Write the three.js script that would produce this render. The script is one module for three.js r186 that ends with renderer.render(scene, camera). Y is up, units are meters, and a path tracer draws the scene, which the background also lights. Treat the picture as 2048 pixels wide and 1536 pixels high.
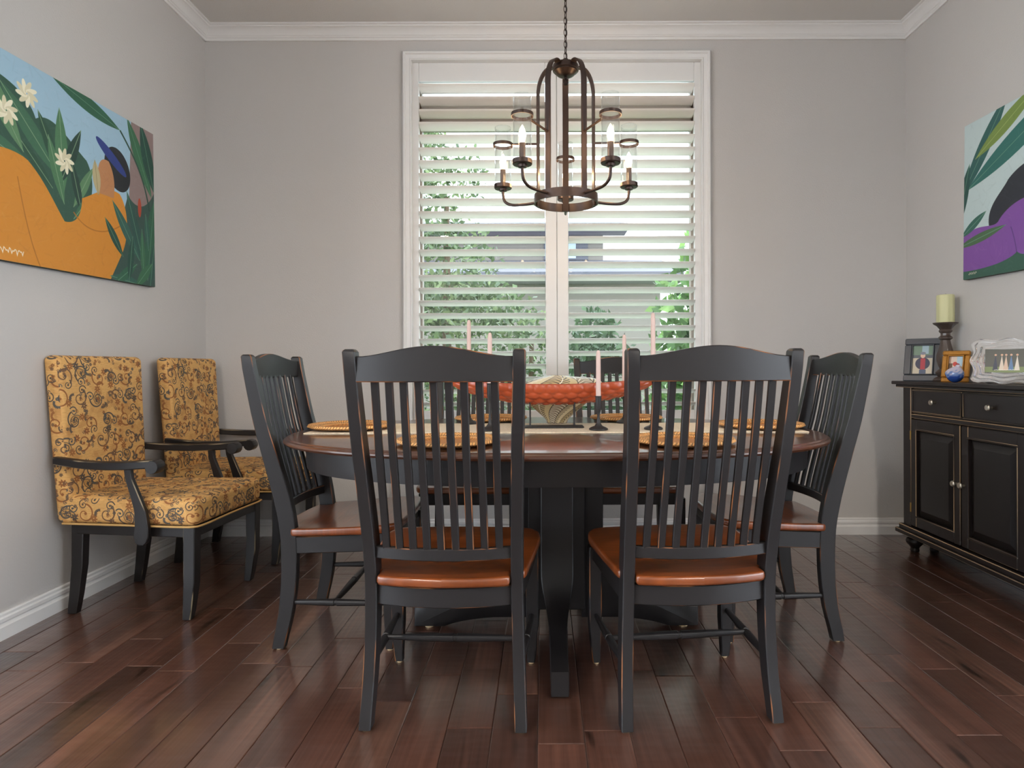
import * as THREE from 'three';
import { RoundedBoxGeometry } from 'three/addons/geometries/RoundedBoxGeometry.js';
import { mergeGeometries, toCreasedNormals, mergeVertices } from 'three/addons/utils/BufferGeometryUtils.js';
import { ImprovedNoise } from 'three/addons/math/ImprovedNoise.js';
import { RectAreaLightUniformsLib } from 'three/addons/lights/RectAreaLightUniformsLib.js';

// ------------------------------------------------------------------ camera, sky, exposure
const scene = new THREE.Scene();
const camera = new THREE.PerspectiveCamera(63.14, 2048 / 1536, 0.05, 200);
camera.position.set(0, 1.0, 0);
camera.rotation.set(0, 0, -0.003);
camera.setViewOffset(2048, 1536, -61, 34, 2048, 1536);
const renderer = new THREE.WebGLRenderer({ antialias: true });
renderer.toneMapping = THREE.LinearToneMapping;
renderer.toneMappingExposure = 2.65;
renderer.shadowMap.enabled = true;
scene.background = new THREE.Color().setRGB(0.885, 0.97, 1.07);
scene.backgroundIntensity = 3.0;            // even overcast sky
RectAreaLightUniformsLib.init();

// ------------------------------------------------------------------ helpers
function rng(seed) { let a = seed >>> 0; return () => { a = (a + 0x6d2b79f5) | 0; let t = Math.imul(a ^ (a >>> 15), 1 | a); t = (t + Math.imul(t ^ (t >>> 7), 61 | t)) ^ t; return ((t ^ (t >>> 14)) >>> 0) / 4294967296; }; }
const IN = new ImprovedNoise();
const nz = (x, y = 0, z = 0) => IN.noise(x, y, z);
const lerp = (a, b, t) => a + (b - a) * t, clamp = (x, a = 0, b = 1) => Math.min(b, Math.max(a, x));
const sm = (a, b, x) => { const t = clamp((x - a) / (b - a)); return t * t * (3 - 2 * t); };
const V = (x, y, z) => new THREE.Vector3(x, y, z);
const used = new Map();
const numbered = (n) => { const k = used.get(n) ?? 0; used.set(n, k + 1); return k ? `${n}_${String(k).padStart(3, '0')}` : n; };
function curve1(keys) { // piecewise smooth interpolation through [t, value] pairs (monotone enough)
  return (t) => {
    if (t <= keys[0][0]) return keys[0][1];
    for (let i = 1; i < keys.length; i++) if (t <= keys[i][0]) {
      const [x0, y0] = keys[i - 1], [x1, y1] = keys[i], p = keys[i - 2] ?? keys[i - 1], n = keys[i + 1] ?? keys[i];
      const m0 = (y1 - p[1]) / ((x1 - p[0]) || 1), m1 = (n[1] - y0) / ((n[0] - x0) || 1), h = x1 - x0, s = (t - x0) / h, s2 = s * s, s3 = s2 * s;
      return (2 * s3 - 3 * s2 + 1) * y0 + (s3 - 2 * s2 + s) * h * m0 + (-2 * s3 + 3 * s2) * y1 + (s3 - s2) * h * m1;
    }
    return keys[keys.length - 1][1];
  };
}
function shade(o) { o.castShadow = true; o.receiveShadow = true; return o; }
function part(name, geo, mat, parent) { const m = shade(new THREE.Mesh(geo, mat)); m.name = name; if (parent) parent.add(m); return m; }
function tag(o, label, category, group) { Object.assign(o.userData, { label, category }); if (group) o.userData.group = group; return o; }
function thing(name, label, category, pos = [0, 0, 0], turn = 0, group) { const g = new THREE.Group(); g.name = numbered(name); scene.add(g); g.position.set(...pos); g.rotation.y = turn; return tag(g, label, category, group); }
function solo(name, geo, mat, label, category, group) { const m = part(numbered(name), geo, mat, scene); return tag(m, label, category, group); }
function struct(name, geo, mat, label) { const m = geo ? part(name, geo, mat) : new THREE.Group(); m.name = name; m.userData.kind = 'structure'; if (label) m.userData.label = label; scene.add(m); return m; }
function dup(o, label, pos, turn, group) { const c = o.clone(); c.name = numbered(o.name.replace(/_\d{3}$/, '')); c.userData = { ...o.userData, label }; if (group) c.userData.group = group; c.position.set(...pos); c.rotation.y = turn; scene.add(c); return c; }
const at = (g, x, y, z) => g.translate(x, y, z);

// Sweep a chamfered rectangle along sections {p, u, v}: u, v are half-width vectors. colors: {paint, worn} linear rgb; wear in 0..1
function sweep(secs, { ch = 0.003, step = 0.03, paint = null, worn = null, wear = 0.4, seed = 0, crease = 0.7 } = {}) {
  const S = [];
  for (let i = 0; i < secs.length; i++) {
    if (i) {
      const a = secs[i - 1], b = secs[i], n = Math.max(1, Math.min(60, Math.round(a.p.distanceTo(b.p) / step)));
      for (let k = 1; k <= n; k++) { const t = k / n; S.push({ p: a.p.clone().lerp(b.p, t), u: a.u.clone().lerp(b.u, t), v: a.v.clone().lerp(b.v, t) }); }
    } else S.push(secs[0]);
  }
  const rings = S.map(({ p, u, v }) => {
    const lu = u.length(), lv = v.length(), c = Math.min(ch, lu * 0.6, lv * 0.6), eu = u.clone().normalize(), ev = v.clone().normalize();
    return [[lu, -(lv - c)], [lu, lv - c], [lu - c, lv], [-(lu - c), lv], [-lu, lv - c], [-lu, -(lv - c)], [-(lu - c), -lv], [lu - c, -lv]].map(([a, b]) => p.clone().addScaledVector(eu, a).addScaledVector(ev, b));
  });
  const dir = S[S.length - 1].p.clone().sub(S[0].p), flip = S[0].u.clone().cross(S[0].v).dot(dir) < 0;
  const pos = [], uv = [], col = [];
  const W = (pt, k, edge) => { if (!paint) return; const w = edge ? sm(0.0, 0.25, nz(pt.x * 9 + seed, pt.y * 9 + k * 3.7, pt.z * 9 + seed * 1.3) + 0.5 * nz(pt.x * 40 + k, pt.y * 40, pt.z * 40 + seed) - 0.35 + wear) : 0; for (let c = 0; c < 3; c++) col.push(lerp(paint[c], worn[c], w)); };
  let len = 0;
  const tri = (a, b, c) => { for (const q of flip ? [a, c, b] : [a, b, c]) { pos.push(q.pt.x, q.pt.y, q.pt.z); uv.push(q.s, q.t); W(q.pt, q.k, q.edge); } };
  for (let i = 0; i + 1 < rings.length; i++) {
    const A = rings[i], B = rings[i + 1], l2 = len + S[i].p.distanceTo(S[i + 1].p); let per = 0;
    for (let k = 0; k < 8; k++) {
      const j = (k + 1) % 8, w = A[k].distanceTo(A[j]), edge = k % 2 === 1;
      const a = { pt: A[k], s: per, t: len, k, edge }, b = { pt: A[j], s: per + w, t: len, k, edge }, c = { pt: B[j], s: per + w, t: l2, k, edge }, d = { pt: B[k], s: per, t: l2, k, edge };
      tri(a, b, c); tri(a, c, d); per += w;
    }
    len = l2;
  }
  for (const [R, s] of [[rings[0], -1], [rings[rings.length - 1], 1]]) for (let k = 1; k < 7; k++) {
    const q = [R[0], R[k], R[k + 1]].map((pt, n) => ({ pt, s: n * 0.01, t: 0, k, edge: false }));
    s > 0 ? tri(q[0], q[1], q[2]) : tri(q[0], q[2], q[1]);
  }
  const g = new THREE.BufferGeometry();
  g.setAttribute('position', new THREE.Float32BufferAttribute(pos, 3)); g.setAttribute('uv', new THREE.Float32BufferAttribute(uv, 2));
  if (paint) g.setAttribute('color', new THREE.Float32BufferAttribute(col, 3));
  return toCreasedNormals(g, crease);
}
// chamfered box, long axis along its largest side
function cbox(w, h, d, opt = {}) {
  const c = opt.ch ?? 0.003, X = V(w / 2, 0, 0), Y = V(0, h / 2, 0), Z = V(0, 0, d / 2);
  let [L, A, B] = w >= h && w >= d ? [X, Y, Z] : h >= d ? [Y, Z, X] : [Z, X, Y];
  const l = L.length(), e = L.clone().normalize(), f = (t, s) => ({ p: e.clone().multiplyScalar(t), u: A.clone().setLength(A.length() - s), v: B.clone().setLength(B.length() - s) });
  return sweep([f(-l, c), f(-l + c, 0), f(l - c, 0), f(l, c)], { step: 10, ...opt });
}
const box = (w, h, d, x, y, z, opt) => at(cbox(w, h, d, opt), x, y, z);
const boxUV = (x0, x1, y0, y1, z0, z1) => { // plain box with uv in metres
  const g = new THREE.BoxGeometry(x1 - x0, y1 - y0, z1 - z0), p = g.attributes.position, n = g.attributes.normal, uv = g.attributes.uv;
  g.translate((x0 + x1) / 2, (y0 + y1) / 2, (z0 + z1) / 2);
  for (let i = 0; i < p.count; i++) { const a = Math.abs(n.getX(i)), b = Math.abs(n.getY(i)); a > 0.5 ? uv.setXY(i, p.getZ(i), p.getY(i)) : b > 0.5 ? uv.setXY(i, p.getX(i), p.getZ(i)) : uv.setXY(i, p.getX(i), p.getY(i)); }
  return g;
};
const lathe = (pts, n = 32, crease = 0.62) => toCreasedNormals(new THREE.LatheGeometry(pts.map(([r, y]) => new THREE.Vector2(Math.max(r, 0.00001), y)), n).toNonIndexed(), crease);
const tube = (pts, r, n = 24, k = 8) => new THREE.TubeGeometry(new THREE.CatmullRomCurve3(pts.map((p) => V(...p))), n, r, k);
function turned(a, b, prof) { // lathe prof [[t 0..1, radius]] laid from a to b
  const A = V(...a), B = V(...b), L = A.distanceTo(B), g = lathe([[0, 0], ...prof.map(([t, r]) => [r, t * L]), [0, L]], 14);
  g.applyQuaternion(new THREE.Quaternion().setFromUnitVectors(V(0, 1, 0), B.clone().sub(A).normalize())); return g.translate(...a);
}
function boxMap(g, s = 1) { // uv by dominant face normal, in metres
  g = g.index ? g.toNonIndexed() : g; const p = g.attributes.position, uv = new Float32Array(p.count * 2), a = V(), b = V(), c = V();
  for (let i = 0; i < p.count; i += 3) {
    a.fromBufferAttribute(p, i); b.fromBufferAttribute(p, i + 1); c.fromBufferAttribute(p, i + 2);
    const n = b.clone().sub(a).cross(c.clone().sub(a)), X = Math.abs(n.x), Y = Math.abs(n.y), Z = Math.abs(n.z);
    [a, b, c].forEach((q, k) => { const [m, w] = Y > X && Y > Z ? [q.x, q.z] : X > Z ? [q.z + 0.31, q.y] : [q.x, q.y]; uv[(i + k) * 2] = m * s; uv[(i + k) * 2 + 1] = w * s; });
  }
  g.setAttribute('uv', new THREE.BufferAttribute(uv, 2)); return g;
}
function quads(rows, close = false) { // grid of Vector3 rows -> smooth geometry with uv 0..1
  const R = rows.length, C = rows[0].length, pos = [], uv = [], idx = [];
  rows.forEach((r, i) => r.forEach((p, j) => { pos.push(p.x, p.y, p.z); uv.push(j / (C - 1), i / (R - 1)); }));
  for (let i = 0; i + 1 < R; i++) for (let j = 0; j + 1 < C; j++) { const a = i * C + j, b = a + 1, c = a + C, d = c + 1; idx.push(a, b, d, a, d, c); }
  const g = new THREE.BufferGeometry(); g.setAttribute('position', new THREE.Float32BufferAttribute(pos, 3)); g.setAttribute('uv', new THREE.Float32BufferAttribute(uv, 2)); g.setIndex(idx); g.computeVertexNormals(); return g;
}
const merge = (list) => { const same = list.map((g) => (g.index ? g.toNonIndexed() : g)); const keys = same.every((g) => g.attributes.color) ? ['position', 'normal', 'uv', 'color'] : ['position', 'normal', 'uv']; for (const g of same) for (const k of Object.keys(g.attributes)) if (!keys.includes(k)) g.deleteAttribute(k); return mergeGeometries(same); };

// ------------------------------------------------------------------ textures
function dataTex(w, h, f, srgb = true) {
  const d = new Uint8Array(w * h * 4);
  for (let y = 0; y < h; y++) for (let x = 0; x < w; x++) { const c = f(x / w, y / h, x, y), o = (y * w + x) * 4; d[o] = clamp(c[0], 0, 255); d[o + 1] = clamp(c[1] ?? c[0], 0, 255); d[o + 2] = clamp(c[2] ?? c[0], 0, 255); d[o + 3] = 255; }
  const t = new THREE.DataTexture(d, w, h); t.wrapS = t.wrapT = THREE.RepeatWrapping; t.magFilter = THREE.LinearFilter; if (srgb) t.colorSpace = THREE.SRGBColorSpace; t.needsUpdate = true; return t;
}
function canvasTex(w, h, draw) { const c = document.createElement('canvas'); c.width = w; c.height = h; draw(c.getContext('2d'), w, h); const t = new THREE.CanvasTexture(c); t.colorSpace = THREE.SRGBColorSpace; t.wrapS = t.wrapT = THREE.RepeatWrapping; return t; }
const rep = (t, x, y = x) => { const c = t.clone(); c.repeat.set(x, y); c.needsUpdate = true; return c; };
// tiling noise on a torus-like lattice: noise with integer period through blending
const tn = (u, v, fu, fv, s = 0) => { const a = nz(u * fu, v * fv, s), b = nz((u - 1) * fu, v * fv, s), c = nz(u * fu, (v - 1) * fv, s), d = nz((u - 1) * fu, (v - 1) * fv, s); return lerp(lerp(a, b, u), lerp(c, d, u), v); };

const woodMap = dataTex(512, 1024, (u, v) => { // 0.5 m across, 2 m along v
  const w = tn(u, v, 3, 2, 7) * 0.12, g = tn((u + w + 1) % 1, v, 46, 3, 1), f = tn(u, v, 150, 9, 2), b = tn(u, v, 6, 3, 3), k = tn(u, v, 12, 10, 4);
  const t = 0.74 + 0.2 * g + 0.12 * f + 0.28 * b - 0.4 * sm(0.3, 0.6, k);
  return [Math.max(0.25, t) * 190, Math.max(0.22, t) * 178, Math.max(0.2, t) * 172];
});
const scrapeMap = dataTex(512, 1024, (u, v) => { const c = tn(u, v, 4, 46, 5) * 0.6 + tn(u, v, 9, 90, 6) * 0.25 + tn(u, v, 60, 6, 8) * 0.25; return [128 + 110 * c]; }, false);
const peelMap = dataTex(512, 512, (u, v) => { const c = tn(u, v, 60, 60, 3) + 0.6 * tn(u, v, 110, 110, 4); return [128 + 90 * sm(-0.5, 0.9, c)]; }, false);
const fineWood = dataTex(512, 512, (u, v) => { const g = tn(u, (v + 0.05 * tn(u, v, 3, 3, 9) + 1) % 1, 4, 60, 1), f = tn(u, v, 10, 190, 2), b = tn(u, v, 3, 8, 3); const t = 0.8 + 0.16 * g + 0.1 * f + 0.2 * b; return [t * 235, t * 228, t * 222]; });
const burlap = dataTex(256, 256, (u, v) => { const a = Math.sin(u * Math.PI * 2 * 42), b = Math.sin(v * Math.PI * 2 * 42), t = 0.78 + 0.14 * Math.max(a, b) + 0.14 * tn(u, v, 30, 30, 2) + 0.1 * tn(u, v, 4, 60, 5); return [t * 250, t * 232, t * 202]; });
const paisley = canvasTex(1024, 1024, (x, W) => {
  const R = rng(41); x.fillStyle = '#d6a868'; x.fillRect(0, 0, W, W);
  for (let i = 0; i < 9000; i++) { x.strokeStyle = R() < 0.5 ? 'rgba(120,78,30,0.20)' : 'rgba(238,200,130,0.22)'; x.lineWidth = 1 + R() * 1.4; const a = R() * W, b = R() * W; x.beginPath(); x.moveTo(a, b); x.lineTo(a + 8 + R() * 34, b + R() * 2 - 1); x.stroke(); }
  for (let i = 0; i < 60; i++) { x.fillStyle = 'rgba(120,74,34,0.10)'; x.beginPath(); x.ellipse(R() * W, R() * W, 30 + R() * 70, 20 + R() * 50, R() * 3, 0, 7); x.fill(); }
  const tile = (cx, cy, f) => { for (const dx of [-W, 0, W]) for (const dy of [-W, 0, W]) { x.save(); x.translate(cx + dx, cy + dy); f(); x.restore(); } };
  const brown = ['#855a36', '#8f5c34', '#6f5440'], dark = ['#544c45', '#4a4e4e', '#5d4e41'];
  const scroll = (r, turns, c, w, dir) => { x.strokeStyle = c; x.lineCap = 'round'; let px, py; for (let i = 0; i <= 60; i++) { const t = i / 60, a = dir * t * turns * Math.PI * 2, rr = r * (1 - t * 0.88), X = Math.cos(a) * rr, Y = Math.sin(a) * rr; if (i) { x.lineWidth = w * (1 - 0.55 * t); x.beginPath(); x.moveTo(px, py); x.lineTo(X, Y); x.stroke(); } px = X; py = Y; } x.fillStyle = c; x.beginPath(); x.arc(px, py, w * 0.9, 0, 7); x.fill(); };
  const frond = (r, c) => { x.strokeStyle = c; x.fillStyle = c; x.lineWidth = 7; x.beginPath(); x.arc(0, 0, r, 0.1, 2.7); x.stroke(); for (let i = 0; i < 8; i++) { const a = 0.3 + i * 0.3; x.beginPath(); x.ellipse(Math.cos(a) * (r + 11), Math.sin(a) * (r + 11), 9, 6, a, 0, 7); x.fill(); } };
  const leaf = (c) => { x.fillStyle = c; for (let i = 0; i < 7; i++) { x.save(); x.rotate(i * 0.9); x.beginPath(); x.ellipse(20, 0, 19, 7.5, 0.5, 0, 7); x.fill(); x.restore(); } };
  const drop = (c, c2) => { x.fillStyle = c; x.beginPath(); x.moveTo(0, -74); x.bezierCurveTo(58, -40, 50, 48, 0, 52); x.bezierCurveTo(-52, 48, -40, -20, 0, -74); x.fill(); x.strokeStyle = c2; x.lineWidth = 6; x.stroke(); x.fillStyle = c2; for (let i = 0; i < 22; i++) { x.beginPath(); x.arc((R() - 0.5) * 54, R() * 60 - 22, 5, 0, 7); x.fill(); } };
  const spots = []; for (let i = 0; i < 5; i++) for (let j = 0; j < 5; j++) spots.push([(i + 0.5 + (j % 2) * 0.5 + (R() - 0.5) * 0.35) * W / 5, (j + 0.5 + (R() - 0.5) * 0.35) * W / 5]);
  spots.forEach(([a, b], i) => {
    const rot = R() * 6.28, dir = R() < 0.5 ? 1 : -1, c = (i % 3 ? brown : dark)[i % 3], d = dark[(i + 1) % 3], r = 62 + R() * 34, e = R() * 6.28;
    tile(a, b, () => { x.rotate(rot); if (i % 3 === 0) drop('#bd9052', c); scroll(r, 1.15, c, 15, dir); x.save(); x.translate(r * 0.9, -30 * dir); x.rotate(e); scroll(46, 1.3, d, 11, -dir); x.restore(); x.save(); x.translate(-r * 0.7, r * 0.6); x.rotate(-e); frond(30, i % 2 ? d : c); x.restore(); x.save(); x.translate(-r * 0.2, -r * 1.05); leaf(i % 2 ? c : '#966338'); x.restore(); });
  });
  for (let i = 0; i < 120; i++) { const a = R() * W, b = R() * W, c = R() < 0.5 ? brown[i % 3] : dark[i % 3], rt = R() * 6.28; tile(a, b, () => { x.rotate(rt); x.scale(0.5, 0.5); i % 2 ? leaf(c) : scroll(40, 1.2, c, 13, 1); }); }
});
const rattan = dataTex(512, 128, (u, v) => { // u round the plate, v across the rim; diagonal plait
  const row = Math.floor(v * 8), s = (row % 2 ? 1 : -1), ph = u * 90 + s * (v * 8 - row) * 0.75, a = Math.abs((ph % 1 + 1) % 1 - 0.5) * 2, e = Math.abs((v * 8) % 1 - 0.5) * 2;
  const t = 0.3 + 0.85 * Math.sqrt(1 - a * a) - 0.3 * e * e * e + 0.25 * tn(u, v, 120, 12, 2); return [t * 214, t * 156, t * 92];
});
const shell = canvasTex(1024, 512, (x, W, H) => { // swirling bands of cream, tan and black hatching
  const R = rng(12); x.fillStyle = '#c9b48c'; x.fillRect(0, 0, W, H);
  for (let k = 0; k < 12; k++) {
    const x0 = (k / 12) * W, bw = W / 12; x.save(); x.transform(1, 0, -0.55, 1, x0 + 140, 0);
    for (const off of [-W, 0, W]) {
      x.fillStyle = ['#bda577', '#d9c8a0', '#8f7f68', '#cdb788'][k % 4]; x.fillRect(off, 0, bw, H);
      x.strokeStyle = k % 3 === 2 ? '#efe6d2' : '#3a2f25'; x.lineWidth = k % 2 ? 7 : 5;
      for (let i = 0; i < 26; i++) { const y = i * H / 26; x.beginPath(); x.moveTo(off + bw * 0.5, y + 16); x.quadraticCurveTo(off + bw * 0.8, y + 8, off + bw * 0.97, y - 6); x.stroke(); if (k % 2 === 0) { x.beginPath(); x.moveTo(off + bw * 0.5, y + 16); x.quadraticCurveTo(off + bw * 0.2, y + 8, off + bw * 0.03, y - 6); x.stroke(); } }
      x.strokeStyle = k % 4 ? '#42362b' : '#f3ecdd'; x.lineWidth = 6; x.beginPath(); x.moveTo(off, 0); x.lineTo(off, H); x.stroke();
    }
    x.restore();
  }
});

// ------------------------------------------------------------------ materials
const lin = (hex) => { const c = new THREE.Color(hex); return [c.r, c.g, c.b]; };
const std = (o) => new THREE.MeshStandardMaterial(o), phy = (o) => new THREE.MeshPhysicalMaterial(o);
const PAINT = lin('#201e1f'), WORN = lin('#8f5a34'), WORN2 = lin('#8d8069');
const M = {
  wall: std({ color: '#c3c1bf', roughness: 0.75, bumpMap: rep(peelMap, 2), bumpScale: 0.0012 }),
  ceil: std({ color: '#d2d1cf', roughness: 0.9, bumpMap: rep(peelMap, 2), bumpScale: 0.001 }),
  white: std({ color: '#e1e2e2', roughness: 0.42 }),
  louver: std({ color: '#eceae5', roughness: 0.38 }),
  sash: std({ color: '#a3968c', roughness: 0.5 }),
  glass: phy({ color: '#ffffff', roughness: 0.0, transmission: 1, thickness: 0, ior: 1.5 }),
  solar: phy({ color: '#c2c9c7', roughness: 0.0, transmission: 1, thickness: 0, ior: 1.5 }),   // grey solar-control glazing behind the shutters
  black: phy({ color: '#ffffff', vertexColors: true, roughness: 0.4, specularIntensity: 0.7 }),
  blackPlain: phy({ color: '#201e1f', roughness: 0.4, specularIntensity: 0.7 }),
  cherry: phy({ color: '#9f5427', map: rep(fineWood, 1.6, 1.6), roughness: 0.3, clearcoat: 0.6, clearcoatRoughness: 0.14 }),
  tabletop: phy({ color: '#6e4430', map: rep(fineWood, 0.8, 1.6), roughness: 0.3, clearcoat: 0.7, clearcoatRoughness: 0.1 }),
  fabric: std({ map: rep(paisley, 1 / 0.46), roughness: 0.85 }),
  piping: std({ color: '#c29c62', roughness: 0.85 }),
  bronze: std({ color: '#3d302b', roughness: 0.38, metalness: 0.6 }),
  nickel: std({ color: '#b9b2a6', roughness: 0.3, metalness: 0.9 }),
  brass: std({ color: '#a07f45', roughness: 0.4, metalness: 0.8 }),
  glide: std({ color: '#c9b08a', roughness: 0.5 }),
  iron: std({ color: '#2c2a2a', roughness: 0.5, metalness: 0.2 }),
  taper: std({ color: '#cdb3aa', roughness: 0.6 }),
};

// ------------------------------------------------------------------ room shell
const RX0 = -2.003, RX1 = 2.168, ZB = -3.72, ZF = 2.5, CH = 3.02, T = 0.16;
const WIN = { x0: -0.79, x1: 0.967, y0: 0.64, y1: 2.83 };
function wallZ(z0, z1, holes, xa, xb, y1 = CH) { // wall in the xy plane with rectangular openings, as merged boxes
  const xs = [xa, ...holes.flatMap((h) => [h.x0, h.x1]), xb], list = [];
  for (let i = 0; i + 1 < xs.length; i++) { const h = holes.find((q) => q.x0 === xs[i]); if (!h) list.push(boxUV(xs[i], xs[i + 1], 0, y1, z0, z1)); else { list.push(boxUV(h.x0, h.x1, 0, h.y0, z0, z1)); list.push(boxUV(h.x0, h.x1, h.y1, y1, z0, z1)); } }
  return merge(list);
}
struct('wall_back', wallZ(ZB - T, ZB, [WIN], RX0 - T, RX1 + T, CH + T), M.wall);
// side walls end where the dining nook opens into the wider living space behind the photographer
const ZNL = -1.9, ZNR = -1.55, GX0 = -3.6, GX1 = 3.75;
struct('wall_left', boxUV(RX0 - T, RX0, 0, CH + T, ZB, ZNL), M.wall);
struct('wall_right', boxUV(RX1, RX1 + T, 0, CH + T, ZB, ZNR), M.wall);
struct('wall_left_return', boxUV(GX0 - T, RX0 - T, 0, CH + T, ZNL - T, ZNL), M.wall);
struct('wall_right_return', boxUV(RX1 + T, GX1 + T, 0, CH + T, ZNR - T, ZNR), M.wall);
struct('ceiling', merge([boxUV(RX0, RX1, CH, CH + T, ZB, ZF), boxUV(GX0, RX0, CH, CH + T, ZNL, ZF), boxUV(RX1, GX1, CH, CH + T, ZNR, ZF)]), M.ceil);
const turnZ = (g) => { g.applyMatrix4(new THREE.Matrix4().makeRotationY(-Math.PI / 2)); return g; };   // (x, y, z) -> (-z, y, x): a wall along x becomes one along z
const SIDE = { x0: -1.4, x1: 2.35, y0: 0.1, y1: 2.95 };
struct('wall_front', boxUV(GX0 - T, GX1 + T, 0, CH + T, ZF, ZF + T), M.wall);
struct('wall_far_left', turnZ(wallZ(-GX0, -GX0 + T, [SIDE], ZNL, ZF, CH + T)), M.wall);
struct('wall_far_right', turnZ(wallZ(-GX1 - T, -GX1, [SIDE], ZNR, ZF, CH + T)), M.wall);
[['window_2', GX0 - 0.08], ['window_3', GX1 + 0.08]].forEach(([name, x]) => { // floor-to-ceiling glazing at both ends of the living space
  const w = struct(name), f = [], n = 3, wd = (SIDE.x1 - SIDE.x0) / n, h = SIDE.y1 - SIDE.y0, yc = (SIDE.y0 + SIDE.y1) / 2;
  for (let k = 0; k <= n; k++) f.push(box(0.08, h, 0.06, x, yc, SIDE.x0 + clamp(k * wd, 0.03, n * wd - 0.03)));
  for (const y of [SIDE.y0 + 0.03, SIDE.y1 - 0.03]) f.push(box(0.08, 0.06, n * wd, x, y, (SIDE.x0 + SIDE.x1) / 2));
  part('window_frame', merge(f), M.white, w);
  for (let k = 0; k < n; k++) part('pane', new THREE.PlaneGeometry(wd - 0.05, h - 0.1).rotateY(Math.PI / 2).translate(x, yc, SIDE.x0 + (k + 0.5) * wd), M.glass, w);
});
function run(profile, a, b, n) { // extrude a wall profile [out, up] from a to b, n = direction out of the wall
  const A = V(...a), B = V(...b), N = V(...n), pos = [], uv = [], rows = [A, B].map((P) => profile.map(([p, q]) => P.clone().addScaledVector(N, p).add(V(0, q, 0)))), L = A.distanceTo(B);
  for (let i = 0; i + 1 < profile.length; i++) for (const [r, k] of [[0, i], [1, i], [1, i + 1], [0, i], [1, i + 1], [0, i + 1]]) { const p = rows[r][k]; pos.push(p.x, p.y, p.z); uv.push(r * L, k * 0.02); }
  const g = new THREE.BufferGeometry(); g.setAttribute('position', new THREE.Float32BufferAttribute(pos, 3)); g.setAttribute('uv', new THREE.Float32BufferAttribute(uv, 2)); return toCreasedNormals(g, 0.4);
}
const crown = [[0, -0.078], [0.011, -0.078], [0.013, -0.066], [0.019, -0.062], [0.019, -0.056], [0.024, -0.052], [0.031, -0.036], [0.044, -0.022], [0.056, -0.016], [0.058, -0.01], [0.07, -0.008], [0.07, 0]];
const base = [[0, 0.098], [0.006, 0.098], [0.009, 0.093], [0.009, 0.084], [0.013, 0.078], [0.013, 0.066], [0.009, 0.06], [0.012, 0.054], [0.016, 0.048], [0.016, 0]];
struct('trim_1', run(crown, [RX0, CH, ZB], [RX1, CH, ZB], [0, 0, 1]), M.white, 'white crown moulding along the window wall');
struct('trim_2', run(crown, [RX0, CH, ZNL], [RX0, CH, ZB], [1, 0, 0]), M.white, 'white crown moulding above the armchairs');
struct('trim_3', run(crown, [RX1, CH, ZB], [RX1, CH, ZNR], [-1, 0, 0]), M.white, 'white crown moulding above the buffet');
struct('baseboard_back', run(base, [RX0, 0, ZB], [RX1, 0, ZB], [0, 0, 1]), M.white);
struct('baseboard_left', run(base, [RX0, 0, ZNL], [RX0, 0, ZB], [1, 0, 0]), M.white);
struct('baseboard_right', run(base, [RX1, 0, ZB], [RX1, 0, ZNR], [-1, 0, 0]), M.white);

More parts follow.
